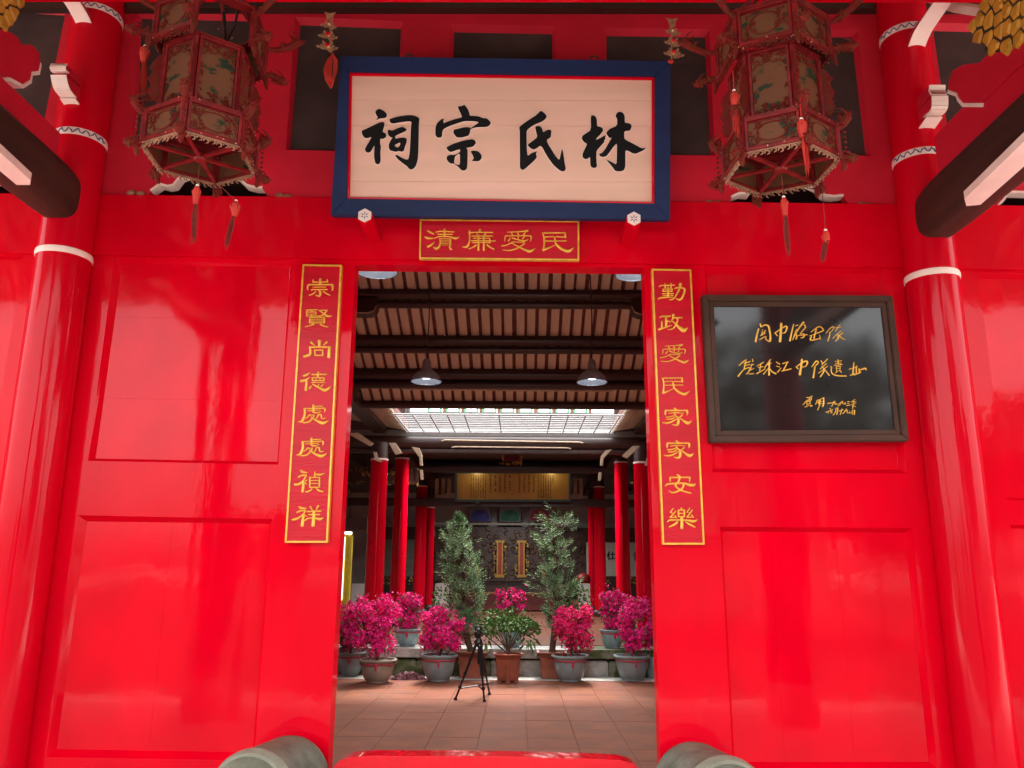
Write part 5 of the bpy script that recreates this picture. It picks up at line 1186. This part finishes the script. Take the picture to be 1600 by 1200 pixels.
# rear wall, pictures, altar
RWY = 20.6
rw = thing('rear_wall', 'white plastered rear wall behind the altar', 'wall', (0, RWY, 0))
obj('wall', MB().box(-5.4, 5.4, RWY, RWY+.3, -.2, 5), M['plaster'], rw)
zr = U(780, 819, RWY-.4).z
obj('picture_rail', MB().box(U(565, 819, RWY-.4).x, U(1000, 819, RWY-.4).x, RWY-.45, RWY-.35, zr-.03, zr+.05), M['paper'], rw)
for i, (x0, x1, cm, lb) in enumerate(((733, 768, 'cloth1', 'framed ancestor portrait in a blue purple robe'), (780, 814, 'cloth2', 'framed ancestor portrait in a green robe'), (825, 861, 'cloth3', 'framed ancestor portrait in a red robe'))):
    fr_ = wallfr(RWY-.5); c = [fr_.px(x, y) for x, y in ((x0, 786), (x1, 786), (x1, 816), (x0, 816))]
    t = thing('ancestor_portrait', lb, 'portrait', tuple(U((x0+x1)/2, 816, RWY-.5)), 'portraits above the altar')
    I = rail_frame(fr_, c, .03, -.03, .02, M['dark_wood'], t, 'frame', .002)
    obj('backing', MB().hexa([fr_.p(v.x, v.y, -.03) for v in I], [fr_.p(v.x, v.y, -.005) for v in I]), mat('faded_print', (.16, .17, .18), .6), t)
    cx_ = (c[0][0]+c[1][0])/2; cz_ = c[3][1]; w_ = (c[1][0]-c[0][0])/2
    pl = [fr_.p(cx_+a*w_, cz_+b*w_, 0.002) for a, b in ((-.85, .12), (.85, .12), (.8, .7), (.5, 1.0), (.2, 1.12), (-.2, 1.12), (-.5, 1.0), (-.8, .7))]
    obj('robe', MB().prism(pl, (0, .004, 0)), M[cm], t)
    obj('face', MB().lathe([(.001, -.002), (w_*.26, 0), (w_*.001, .002)], (0, 0, 0), 12), M['skin'], t)
    f = t.children[-1]; 
    for c_ in t.children:
        if c_.name.startswith('face'): c_.rotation_euler = (R(90), 0, 0); c_.location = fr_.p(cx_, cz_+w_*1.35, .004)-t.location; 
            
# altar screen and tables
al = thing('altar_screen', 'dark carved wooden altar screen at the back of the hall', 'altar', (0, RWY-.8, colz))
xa0, xa1 = U(680, 860, RWY-.7).x, U(915, 860, RWY-.7).x; za1 = U(780, 824, RWY-.7).z
obj('screen', MB().box(xa0, xa1, RWY-.75, RWY-.6, colz, za1), mat('dark_carved_brown', (.045, .022, .014), .5, .4, 5, .6, 12), al)
random.seed(12); m = MB(); curls(m, Vector((xa0, RWY-.77, colz+.9)), Vector((1, 0, 0)), Vector((0, 0, 1)), xa1-xa0, za1-colz-.9, 150, .11, .014); obj('carving', m, mat('carved_brown_relief', (.08, .042, .022), .5), al)['kind'] = 'stuff'
for x in (781, 815):
    x0, x1 = U(x-5, 870, RWY-.95).x, U(x+5, 870, RWY-.95).x; z0_, z1_ = U(x, 898, RWY-.95).z, U(x, 848, RWY-.95).z
    t = thing('spirit_tablet', 'tall gilt framed red tablet on the altar, %s one' % ('left' if x < 800 else 'right'), 'tablet', ((x0+x1)/2, RWY-.95, z0_), 'spirit tablets on the altar')
    obj('tablet', MB().box(x0+.03, x1-.03, RWY-.97, RWY-.93, z0_, z1_), mat('tablet_red', (.22, .02, .012), .4), t)
    fm = MB(); fm.box(x0, x0+.045, RWY-1.0, RWY-.94, z0_, z1_); fm.box(x1-.045, x1, RWY-1.0, RWY-.94, z0_, z1_); fm.box(x0-.04, x1+.04, RWY-1.0, RWY-.94, z1_, z1_+.07); fm.box(x0-.05, x1+.05, RWY-1.02, RWY-.92, z0_-.08, z0_)
    obj('gilt_frame', fm, mat('altar_gilt', (.3, .17, .03), .4, metal=.3), t)
    m = MB(); 
    for sx in (x0-.09, x1+.03): curls(m, Vector((sx, RWY-1.0, z0_)), Vector((1, 0, 0)), Vector((0, 0, 1)), .06, z1_-z0_, 16, .035, .011)
    obj('gilt_scrolls', m, M['gold_dull'], t)
    obj('stem', MB().box((x0+x1)/2-.14, (x0+x1)/2+.14, RWY-1.0, RWY-.9, z0_-.25, z0_-.08), M['dark_wood'], t)
zt0 = U(780, 905, RWY-1.2).z
at = thing('altar_table', 'long dark altar table with gilt carved apron', 'table', (0, RWY-1.2, colz))
obj('top', MB().box(xa0-.2, xa1+.2, RWY-1.5, RWY-.8, zt0-.06, zt0), M['dark_wood'], at, bevel=.01)
obj('apron', MB().box(xa0, xa1, RWY-1.42, RWY-1.36, zt0-.4, zt0-.06), M['dark_wood'], at)
for x in (xa0-.1, xa1-.0): 
    for y in (RWY-1.45, RWY-.9): obj('leg', MB().box(x, x+.1, y, y+.1, colz, zt0-.06), M['dark_wood'], at)
o0 = thing('offering_table', 'low reddish brown offering table in front of the altar', 'table', (0, RWY-2.2, colz))
zo = U(780, 926, RWY-2.4).z
xo0, xo1 = U(705, 930, RWY-2.4).x, U(890, 930, RWY-2.4).x
obj('top', MB().box(xo0, xo1, RWY-2.6, RWY-1.9, zo-.05, zo), mat('orange_brown_wood', (.25, .07, .025), .4), o0, bevel=.01)
obj('front', MB().box(xo0+.05, xo1-.05, RWY-2.55, RWY-2.5, colz+.05, zo-.05), mat('maroon_wood', (.14, .02, .015), .4), o0)
for x in (xo0+.02, xo1-.1):
    for y in (RWY-2.58, RWY-2.0): obj('leg', MB().box(x, x+.08, y, y+.08, colz, zo-.05), M['dark_wood'], o0)
random.seed(8)
# candle holders and vases on the altar table
for i, (x, hh, cmn) in enumerate(((748, .35, 'gold_dull'), (765, .28, 'dark_wood'), (835, .3, 'dark_wood'), (850, .36, 'gold_dull'))):
    p = U(x, 905, RWY-1.15); t = thing('altar_vase', ('tall brass candlestick', 'small dark vase', 'small dark vase', 'tall brass candlestick')[i]+(' on the altar table at the left' if x < 800 else ' on the altar table at the right'), 'vase', (p.x, RWY-1.15, zt0), 'vessels on the altar table')
    obj('body', MB().lathe([(.05, 0), (.07, .02), (.03, hh*.3), (.06, hh*.6), (.03, hh*.85), (.05, hh)], (p.x, RWY-1.15, zt0), 14), M[cmn], t, auto=60)
# inscription panels between columns: left grey text screen, right white scroll with characters
for s, x0, x1, y0_, y1_ in ((-1, 596, 652, 843, 900), (1, 916, 1016, 847, 900)):
    fr_ = wallfr(RWY-.9); c = [fr_.px(x, y) for x, y in ((x0, y0_), (x1, y0_), (x1, y1_), (x0, y1_))]
    t = thing('calligraphy_panel', 'pale panel of small faded text columns behind the left columns' if s < 0 else 'white panel with big black characters behind the right columns', 'panel', tuple(U((x0+x1)/2, y1_, RWY-.9)), 'calligraphy panels of the rear wall')
    obj('panel', MB().box(c[0][0], c[1][0], RWY-.9, RWY-.86, c[3][1], c[0][1]), M['paper'] if s > 0 else mat('old_text_paper', (.16, .145, .11), .8), t)
    obj('top_board', MB().box(c[0][0]-.1, c[1][0]+.1, RWY-.92, RWY-.84, c[0][1]+.001, U(780, 824, RWY-.9).z), M['dark_wood'], t)
    ap = obj('lower_cabinet', MB().box(c[0][0]-.1, c[1][0]+.1, RWY-1.1, RWY-.84, colz, c[3][1]-.001), M['dark_wood'], t)
    m = MB(); curls(m, Vector((c[0][0], RWY-1.115, c[3][1]-.22)), Vector((1, 0, 0)), Vector((0, 0, 1)), c[1][0]-c[0][0], .18, 40, .04, .012); obj('gilt_carving', m, M['gold_dull'], t)
    m = MB()
    if s < 0:
        for i in range(9):
            for j in range(11):
                a, b = c[0][0]+(i+.5)*(c[1][0]-c[0][0])/9, c[3][1]+(j+.5)*(c[0][1]-c[3][1])/11
                for q in range(2): dx, dy = random.uniform(-.025, .025), random.uniform(-.02, .02); m.add([fr_.p(a+dx-.02, b+dy-.004, .004), fr_.p(a+dx+.02, b+dy-.004, .004), fr_.p(a+dx+.02, b+dy+.004, .004), fr_.p(a+dx-.02, b+dy+.004, .004)], [(0, 1, 2, 3)])
        o = obj('small_text', m, M['ink'], t); o['kind'] = 'stuff'
    else:
        z_ = zt(860, 640, 3.75)
        glyph(t, 't 345,832,8 338,850,8 334,862,5; 6 343,850 343,880; 6 350,848 378,846; 6 364,832 364,874; 6 350,874 376,873', z_, fr_, .003, M['ink'], .01)
        glyph(t, 't 500,835,8 490,850,6 486,858,4; 6 497,852 494,884; 5 500,862 510,862; 5 500,872 510,872', z_, fr_, .003, M['ink'], .01)
# grey plinth cabinets standing behind the columns
for x0, x1, lb in ((549, 583, 'left'), (680, 700, 'inner left'), (905, 922, 'inner right')):
    a, b = U(x0, 912, 16.5), U(x1, 912, 16.5)
    t = thing('grey_cabinet', 'plain grey white chest against the rear of the hall, %s' % lb, 'cabinet', (a.x, 16.5, colz), 'pale chests in the rear hall')
    obj('body', MB().box(a.x, b.x, 16.5, 16.9, colz+.04, a.z), M['plaster'], t, bevel=.01); obj('plinth', MB().box(a.x+.03, b.x-.03, 16.52, 16.88, colz, colz+.04), M['dark_wood'], t)
# dark cross beam high on the left and the yellow banner column with strip lights
p = U(545, 835, 9.0)
t = thing('yellow_wrapped_column', 'yellow column with a vertical white strip light at the left door edge', 'column', (p.x, 9.0, colz))
zt1 = U(545, 835, 9).z; xa = U(541, 880, 9).x
obj('column', MB().lathe([(.10, colz), (.10, zt1)], (xa, 9.0, 0), 20), M['yellow'], t, auto=40)
obj('light_strip', MB().box(xa-.07, xa-.02, 8.885, 8.90, colz+.6, zt1-.05), mat('white_tube', (.8, .8, .8), .4, 0, emit=(1, 1, .85), estr=.4), t)
obj('cap_light', MB().tube([(xa-.07, 8.9, zt1+.02), (xa+.09, 8.9, zt1+.02)], .02, 6), mat('white_tube2', (.8, .8, .8), .4, 0, emit=(1, 1, .9), estr=1.0), t)
obj('beam_over', MB().box(xa-.6, xa+.35, 8.9, 9.1, zt1+.06, zt1+.28), M['dark_wood'], t)
# hanging red drum lantern at right rear
for x, lb in ((912, 'round red lantern on the floor beside the right columns'),):
    p = U(x, 905, 17.6); t = thing('round_lantern', lb, 'lantern', tuple(p)); obj('body', MB().ball(p, .2, 16, 10, (1, 1, .85)), mat('red_silk', (.25, .01, .01), .5), t, smooth=True)
    obj('foot', MB().lathe([(.1, colz), (.1, colz+.05), (.03, colz+.1), (.03, p.z-.14)], (p.x, 17.6, 0), 12), M['dark_wood'], t)
# ================================================================== PLANTS, POTS, TRIPOD
def round_pot(mb_rim, c, r, h):
    prof = [(r*.55, 0), (r*.58, .0), (r*.62, h*.04), (r*.60, h*.06), (r*.74, h*.2), (r*.86, h*.45), (r*.93, h*.75), (r*.96, h*.9)]
    return prof, [(r*.96, h*.9), (r*1.06, h*.915), (r*1.08, h*.96), (r*1.04, h), (r*.93, h), (r*.90, h*.9), (r*.88, h*.82)]
def blooms(m, c, rx, rz, n, rnd, size=.026, lobes=None):
    lobes = lobes or []
    for i in range(n):
        if lobes and rnd.random() < .95:
            o, rr_ = rnd.choice(lobes)
        else: o, rr_ = Vector((0, 0, 0)), 1.0
        a = rnd.random()*6.283; b = math.acos(rnd.uniform(-1, 1)); q = rnd.random()**.30
        d = Vector((math.sin(b)*math.cos(a), math.sin(b)*math.sin(a), math.cos(b)))
        if rnd.random() < .05: q = q*rnd.uniform(1.1, 1.7)
        p = c + Vector((o.x*rx, o.y*rx, o.z*rz)) + Vector((d.x*rx*rr_*q, d.y*rx*rr_*q, d.z*rz*rr_*q))
        s = size*rnd.uniform(.7, 1.25)
        n_ = (d+Vector((rnd.uniform(-.8, .8), rnd.uniform(-.8, .8), rnd.uniform(-.5, .9)))).normalized()
        t1 = n_.orthogonal().normalized(); t1.rotate(Matrix.Rotation(rnd.random()*6.28, 3, n_)); t2 = n_.cross(t1)
        for k in range(3):
            a = 2.094*k; e = t1*math.cos(a)+t2*math.sin(a); f = t1*-math.sin(a)+t2*math.cos(a)
            m.add([p, p+e*s*.55+f*s*.42+n_*s*.25, p+e*s*1.05+n_*s*.55, p+e*s*.55-f*s*.42+n_*s*.25], [(0, 1, 2), (0, 2, 3)])
def leaves(m, c, rx, rz, n, rnd, L=.06, wd=.022, droop=.3, lobes=None, q0=.3, up=.2):
    lobes = lobes or []
    for i in range(n):
        if lobes and rnd.random() < .9: o, rr_ = rnd.choice(lobes)
        else: o, rr_ = Vector((0, 0, 0)), 1.0
        a = rnd.random()*6.283; b = math.acos(rnd.uniform(-1, 1)); q = rnd.random()**q0
        d = Vector((math.sin(b)*math.cos(a), math.sin(b)*math.sin(a), math.cos(b)))
        p = c + Vector((o.x*rx, o.y*rx, o.z*rz)) + Vector((d.x*rx*rr_*q, d.y*rx*rr_*q, d.z*rz*rr_*q))
        e = (d*1.0+Vector((rnd.uniform(-.7, .7), rnd.uniform(-.7, .7), rnd.uniform(-.4, .6)+up))).normalized()
        f = e.orthogonal().normalized(); f.rotate(Matrix.Rotation(rnd.random()*6.28, 3, e)); nn = e.cross(f)
        l = L*rnd.uniform(.7, 1.3); w_ = wd*rnd.uniform(.8, 1.2)
        tip = p+e*l-Vector((0, 0, l*droop)); mid = p+e*l*.5-Vector((0, 0, l*droop*.25))
        m.add([p, mid+f*w_*.5+nn*w_*.15, tip, mid-f*w_*.5+nn*w_*.15], [(0, 1, 2), (0, 2, 3)])
def pot_thing(kind, label, x, ybot, Y, wpx, hpx, pm, grp, z0=None, square=0):
    z0 = 0 if z0 is None else z0
    base = UZ(x, ybot, z0) if Y is None else U(x, ybot, Y)
    base.z = z0; zc = (base-CAM).dot(FW); r = wpx/2/FPX*zc/1.06; h = hpx/FPX*zc
    t = thing(kind, label, 'potted plant', tuple(base), grp)
    if square:
        n = square; a0 = R(180/n)
        prof = [(r*.66, .04*h), (r*.74, .06*h), (r*.76, h*.4), (r*.84, h*.8), (r*.98, h*.93)]
        p_ = obj('pot', MB().lathe(prof, base, n, ang=a0 + (R(0) if n == 6 else 0)), pm, t, bevel=.008)
        obj('rim', MB().lathe([(r*.98, h*.93), (r*1.05, h*.95), (r*1.06, h), (r*.9, h), (r*.88, h*.9)], base, n, cap=False, ang=a0), pm, p_)
        for k in range(n):
            a = a0+2*math.pi*k/n; q = base+Vector((r*.62*math.cos(a), r*.62*math.sin(a), 0)); obj('foot', MB().box(q.x-.03, q.x+.03, q.y-.03, q.y+.03, 0+z0, h*.05+z0), pm, p_)
        ins = r*.86
        if n == 6:
            for k in range(6):
                a, b = a0+2*math.pi*k/n, a0+2*math.pi*(k+1)/n
                c0 = [base+Vector((rr_*(math.cos(a)*(1-s)+math.cos(b)*s), rr_*(math.sin(a)*(1-s)+math.sin(b)*s), hh)) for rr_, hh, s in ((r*.775, h*.16, .2), (r*.775, h*.16, .8), (r*.835, h*.72, .8), (r*.835, h*.72, .2))]
                nrm = Vector((math.cos((a+b)/2), math.sin((a+b)/2), 0))*.006
                obj('relief_panel', MB().hexa(c0, [p+nrm for p in c0]), pm, p_)
    else:
        pr, rm = round_pot(None, None, r, h)
        p_ = obj('pot', MB().lathe(pr, base, 40), pm, t, auto=50); obj('rim', MB().lathe(rm, base, 40, cap=False), pm, p_, auto=50); ins = r*.88
    obj('soil', MB().lathe([(ins*(1 if not square else .95), h*.86), (.01, h*.89)], base, 20, cap=False), M['soil'], t)
    return t, base, r, h
def bougain(label, x, ybot, Y, wpx, hpx, pm, crown, seed, z0=None, n=2300, ribbon=True, pet='petal'):
    rnd = random.Random(seed); grp = 'potted pink bougainvilleas'
    t, base, r, h = pot_thing('potted_bougainvillea', label, x, ybot, Y, wpx, hpx, pm, grp, z0)
    x0, x1, y0, y1 = crown
    a, b = U(x0, (y0+y1)/2, base.y), U(x1, (y0+y1)/2, base.y); top, bot = U((x0+x1)/2, y0, base.y), U((x0+x1)/2, y1, base.y)
    rx = (b.x-a.x)/2; rz = (top.z-bot.z)/2; c = Vector(((a.x+b.x)/2, base.y, (top.z+bot.z)/2))
    st = MB(); g = base+Vector((0, 0, h*.85))
    st.tube([g, g.lerp(c, .4)+Vector((.01, 0, 0)), c-Vector((0, 0, rz*.2))], [.022, .018, .012], 7)
    for k in range(9):
        an = k*.7+rnd.random(); e = c+Vector((rx*.7*math.cos(an), rx*.7*math.sin(an), rz*rnd.uniform(-.6, .6))); st.tube([g.lerp(c, .35), g.lerp(e, .6)+Vector((0, 0, .03)), e], [.010, .007, .003], 5)
    obj('stem', st, M['bark'], t)
    lobes = [(Vector((q_*math.cos(a_), q_*math.sin(a_)*.9, rnd.uniform(-.75, .75)*(1-.25*q_))), rnd.uniform(.16, .34)) for a_, q_ in [(rnd.random()*6.283, rnd.random()**.5*.80) for _ in range(26)]]
    m = MB(); blooms(m, c, rx, rz, n, rnd, .027, lobes); obj('bracts', m, M[pet], t)['kind'] = 'stuff'
    m = MB(); leaves(m, c, rx*.97, rz*.97, 520, rnd, .05, .03, .2, lobes); obj('leaves', m, M['leaf'], t)['kind'] = 'stuff'
    if ribbon:
        m = MB(); m.tube([base+Vector((r*.97*math.cos(q*.209), r*.97*math.sin(q*.209), h*.80+.012*math.sin(q*.9)*(q % 3 == 0))) for q in range(31)], [.006+.005*abs(math.sin(q*.5)) for q in range(31)], 5, cap=False)
        k = base+Vector((r*.08, -r*.99, h*.8)); m.tube([k, k+Vector((.0, -.012, -.04)), k+Vector((.006, -.01, -h*.22))], [.018, .014, .016], 5)
        m.tube([k+Vector((-.02, 0, h*.2)), g+Vector((-.01, -.02, .12))], .007, 4); 
        m.tube([g+Vector((.16, -.05, .02)), g+Vector((.06, -.04, .17))], .006, 4); m.tube([g+Vector((-.15, -.05, .0)), g+Vector((-.05, -.03, .15))], .006, 4)
        obj('red_ribbon', m, M['ribbon'], t)
    return t
KB_Y = kerbY+.19
bougain('largest deep magenta bougainvillea in a tan grey pot at the left of the front row', 589, 1066, None, 60, 35, M['pot_tan'], (531, 626, 922, 1030), 1, n=4000)
bougain('pink bougainvillea in a grey pot just left of the tripod', 685, 1064, None, 59, 40, M['pot_grey'], (657, 735, 944, 1022), 2, n=2700)
bougain('pink bougainvillea in a grey pot in front of the right conifer', 891, 1064, None, 59, 39, M['pot_grey'], (860, 933, 938, 1022), 3, n=2700, pet='petal2')
bougain('bright magenta bougainvillea in a grey pot at the right end of the front row', 988, 1063, None, 57, 38, M['pot_grey'], (960, 1030, 930, 1022), 4, n=3200)
bougain('bougainvillea in a dark pot half hidden at the left door edge', 547, 1054, kerbY+.45-.12, 46, 36, M['pot_grey'], (522, 562, 950, 1018), 5, n=1300)
bougain('bougainvillea in a teal pot on the stone ledge, left side', 636, 1012, YL_+.35, 42, 27, M['pot_teal'], (606, 663, 923, 988), 6, z0=FZ2, n=2000)
bougain('bougainvillea in a teal pot on the stone ledge, right side', 957, 1014, YL_+.35, 40, 28, M['pot_teal'], (936, 986, 916, 992), 7, z0=FZ2, n=2100)
bougain('pink topped bougainvillea in a pale teal pot on the ledge behind the leafy shrub', 800, 1013, YL_+.35, 38, 27, M['pot_teal'], (772, 824, 917, 962), 8, z0=FZ2, n=1100, ribbon=False)
# small half hidden pot by the right edge
t, base, r, h = pot_thing('potted_seedling', 'small teal pot of green leaves at the right door edge', 1022, 1056, kerbY+.42, 34, 32, M['pot_teal'], 'small pots by the right edge')
m = MB(); leaves(m, base+Vector((0, 0, h+.04)), .12, .07, 120, random.Random(3), .06, .03); obj('leaves', m, M['leaf'], t)['kind'] = 'stuff'
# leafy shrub in the hexagonal terracotta pot
rnd = random.Random(31)
t, base, r, h = pot_thing('potted_shrub', 'leafy green shrub with forked stems in a hexagonal terracotta pot', 793.5, 1064.5, None, 54, 42, M['terra'], 'shrubs in terracotta pots', square=6)
c = U(795, 977, base.y); m = MB(); g = base+Vector((0, 0, h*.85))
for k in range(10):
    an = k*.628+rnd.uniform(-.2, .2); e = c+Vector((.30*math.cos(an), .28*math.sin(an), rnd.uniform(-.04, .14))); m.tube([g+Vector((.01*math.cos(an), .01*math.sin(an), 0)), g+Vector((.03*math.cos(an), .03*math.sin(an), .12)), e], [.012, .010, .004], 5)
obj('stem', m, M['bark'], t)
m = MB(); lobes = [(Vector((.7*math.cos(q*.78), .6*math.sin(q*.78), rnd.uniform(-.35, .5))), .33) for q in range(8)] + [(Vector((0, 0, .3)), .5)]
leaves(m, c, .43, .25, 1700, rnd, .050, .034, .1, lobes, up=.1); obj('leaves', m, M['leaf'], t)['kind'] = 'stuff'
m = MB(); leaves(m, c+Vector((.30, -.1, -.2)), .11, .05, 16, rnd, .11, .045, 1.0); leaves(m, c+Vector((-.36, -.05, -.2)), .08, .05, 9, rnd, .10, .045, 1.0); obj('drooping_leaves', m, M['leaf'], t)
# conifers in the big square pots
def conifer(label, xp, ybot, Yp, wpx, hpx, profile, seed, open_=0.0):
    rnd = random.Random(seed)
    t, base, r, h = pot_thing('potted_conifer', label, xp, ybot, Yp, wpx, hpx, M['terra'], 'clipped conifers in large terracotta pots', z0=-.02, square=4)
    p_ = [c for c in t.children if c.name.startswith('pot')]
    g = base+Vector((0, 0, h*.85)); top = U((profile[0][1]+profile[0][2])/2, profile[0][0], base.y)
    m = MB(); xs_ = [U((a+b)/2, y, base.y) for y, a, b in reversed(profile)]
    m.tube([g]+xs_, [.045]+[.04*(1-i/len(xs_))+.008 for i in range(len(xs_))], 7)
    m2 = MB(); nsh = 0
    for (ya, a0, a1), (yb, b0, b1) in zip(profile, profile[1:]):
        for i in range(int((yb-ya)*3.4)):
            f_ = rnd.random(); y = ya+(yb-ya)*f_; xl = a0+(b0-a0)*f_; xr = a1+(b1-a1)*f_
            cl, cr_ = U(xl, y, base.y), U(xr, y, base.y); cc = (cl+cr_)/2; rr_ = (cr_.x-cl.x)/2
            if i % 7 == 0: an0 = rnd.random()*6.283; q0 = rnd.uniform(.3, 1.0)**.6*rnd.uniform(.80, 1.16); y0c = y
            an = an0+rnd.gauss(0, .28); q = q0+rnd.gauss(0, .10); y = y0c+rnd.gauss(0, 5)
            f_ = min(1, max(0, (y-ya)/(yb-ya))); xl = a0+(b0-a0)*f_; xr = a1+(b1-a1)*f_; cl, cr_ = U(xl, y, base.y), U(xr, y, base.y); cc = (cl+cr_)/2; rr_ = (cr_.x-cl.x)/2
            if open_ and rnd.random() < open_: continue
            tip = cc+Vector((math.cos(an)*rr_*q, math.sin(an)*rr_*q, rnd.uniform(-.03, .05)))
            root = cc+Vector((0, 0, -rr_*.35)); d = (tip-root).normalized(); d = (d+Vector((0, 0, .45))).normalized()
            if rnd.random() < .35: m.tube([root, root.lerp(tip, .5)-Vector((0, 0, .02)), tip], [.008, .005, .003], 4)
            L = rnd.uniform(.07, .12)
            for j in range(13):                       # one shoot: a tuft of narrow leaves round its tip
                s_ = j/13; p = tip-d*L*(1-s_); f = d.orthogonal().normalized(); f.rotate(Matrix.Rotation(j*2.4, 3, d))
                e = (f*(1-.45*s_)+d*(.35+.6*s_)).normalized(); l = rnd.uniform(.05, .075); w_ = f.cross(d)*.0055
                m2.add([p-w_*.4, p+e*l*.5-w_, p+e*l, p+e*l*.5+w_], [(0, 1, 2, 3)])
    obj('trunk', m, M['bark'], t); obj('needles', m2, M['needle'], t)['kind'] = 'stuff'
    return t, base, r, h, rnd
CY = kerbY+.30
t, b, r, h, rnd = conifer('dense conical conifer in a square terracotta pot behind the tripod', 737, 1059, CY, 72, 42,
   [(806, 712, 722), (820, 700, 738), (838, 690, 752), (860, 690, 760), (880, 686, 758), (900, 684, 764), (925, 688, 762), (950, 690, 764), (975, 700, 756), (992, 712, 745)], 41)
m = MB(); leaves(m, U(690, 935, b.y+.1), .12, .16, 160, rnd, .06, .03); obj('broad_leaves', m, M['leaf'], t)
t, b, r, h, rnd = conifer('looser grey green conifer in a square terracotta pot on the right', 862, 1059, CY, 66, 42,
   [(806, 836, 900), (822, 832, 902), (845, 834, 896), (870, 838, 900), (895, 832, 902), (915, 830, 905), (935, 832, 905), (955, 845, 900), (975, 850, 885)], 43, .25)
m = MB(); leaves(m, U(897, 935, b.y+.05), .22, .24, 420, rnd, .065, .032); obj('broad_leaves', m, M['leaf'], t)
# heap of dried petals and strewn petals
rnd = random.Random(5); m = MB(); c = UZ(638, 1062, 0)
for i in range(900):
    a = rnd.random()*6.28; q = rnd.random()**.5; p = c+Vector((.26*q*math.cos(a), .07*q*math.sin(a), .10*(1-q*q)*rnd.random()+.008))
    s = .016; e = Vector((rnd.uniform(-1, 1), rnd.uniform(-1, 1), rnd.uniform(-1, 1))).normalized()*s; f = e.orthogonal().normalized()*s*.7; m.add([p-e, p+f, p+e, p-f], [(0, 1, 2, 3)])
tag(obj('petal_heap', m, mat('dried_petal', (.16, .045, .06), .8, .1, 9, col2=(.36, .2, .22), thr=(.5, .6))), 'heap of dried mauve petals on the kerb between the left pots', 'petals', kind='stuff')
m = MB()
for i in range(110):
    p = UZ(rnd.uniform(530, 1030), rnd.choice((rnd.uniform(1062, 1072), rnd.uniform(1064, 1069), rnd.uniform(1066, 1110))), .006)
    if rnd.random() < .35: p = UZ(rnd.uniform(1005, 1032), rnd.uniform(1045, 1064), .008)
    s = rnd.uniform(.007, .015); a = rnd.random()*3; e = Vector((math.cos(a), math.sin(a), .2))*s; f = Vector((-math.sin(a), math.cos(a), .3))*s*.7; m.add([p-e, p+f, p+e, p-f], [(0, 1, 2, 3)])
tag(obj('fallen_petals', m, M['petal']), 'scattered pink petals fallen on floor and kerb', 'petals', kind='stuff')
# tripod
def P_(x, y, Y): return U(x, y, Y)
f1, f2, f3 = UZ(711, 1094, 0), UZ(757, 1097, 0), UZ(765, 1085, 0)
hd = Vector(((f1.x+f2.x+f3.x)/3, 0, 0)); yc = (f1.y+f2.y+f3.y)/3
top = U(748, 1004, yc); 
t = thing('camera_tripod', 'black camera tripod standing alone in front of the pots', 'tripod', (top.x, yc, 0))
for f in (f1, f2, f3):
    a = top+(Vector((f.x, f.y, top.z))-top)*.08; d = (f-a); m = MB()
    side_ = Vector((-d.y, d.x, 0)).normalized()*.011
    for s_ in (-1, 1): m.tube([a+side_*s_, a+d*.55+side_*s_], .0125, 6)
    m.tube([a+d*.45, a+d*.97], .013, 6)
    for q in (.55, .78): m.tube([a+d*(q-.02), a+d*(q+.02)], .024, 6)
    l = obj('leg', m, M['blk'], t); 
    obj('rubber_foot', MB().tube([a+d*.96, f+Vector((0, 0, .0))], [.02, .024], 8), M['blk'], l)
m = MB().tube([top-Vector((0, 0, .25)), top+Vector((0, 0, .04))], .013, 8); obj('centre_column', m, M['blk'], t)
for f in (f1, f2, f3): 
    q = top.lerp(f, .8); obj('spreader', MB().tube([Vector((top.x, yc, q.z+.02)), q], .009, 5), M['blk'], t)
hdp = U(747, 990, yc)
m = MB(); m.lathe([(.036, -.05), (.046, 0), (.036, .04), (.046, .05), (.03, .075)], hdp, 12); m.box(hdp.x-.05, hdp.x+.045, yc-.03, yc+.03, hdp.z+.07, hdp.z+.09); m.ball(hdp+Vector((-.02, -.03, .02)), .02, 6, 5); obj('head', m, M['blk'], t)
obj('shoulder', MB().lathe([(.032, -.05), (.05, .0), (.03, .05)], top, 10), M['blk'], t)
obj('pan_handle', MB().tube([hdp+Vector((.03, 0, .03)), U(786, 1015, yc), U(791, 1019, yc-.02)], [.008, .009, .014], 6), M['blk'], t)
obj('knob', MB().ball(top+Vector((.012, -.03, -.03)), .012, 6, 5), M['metal'], t)
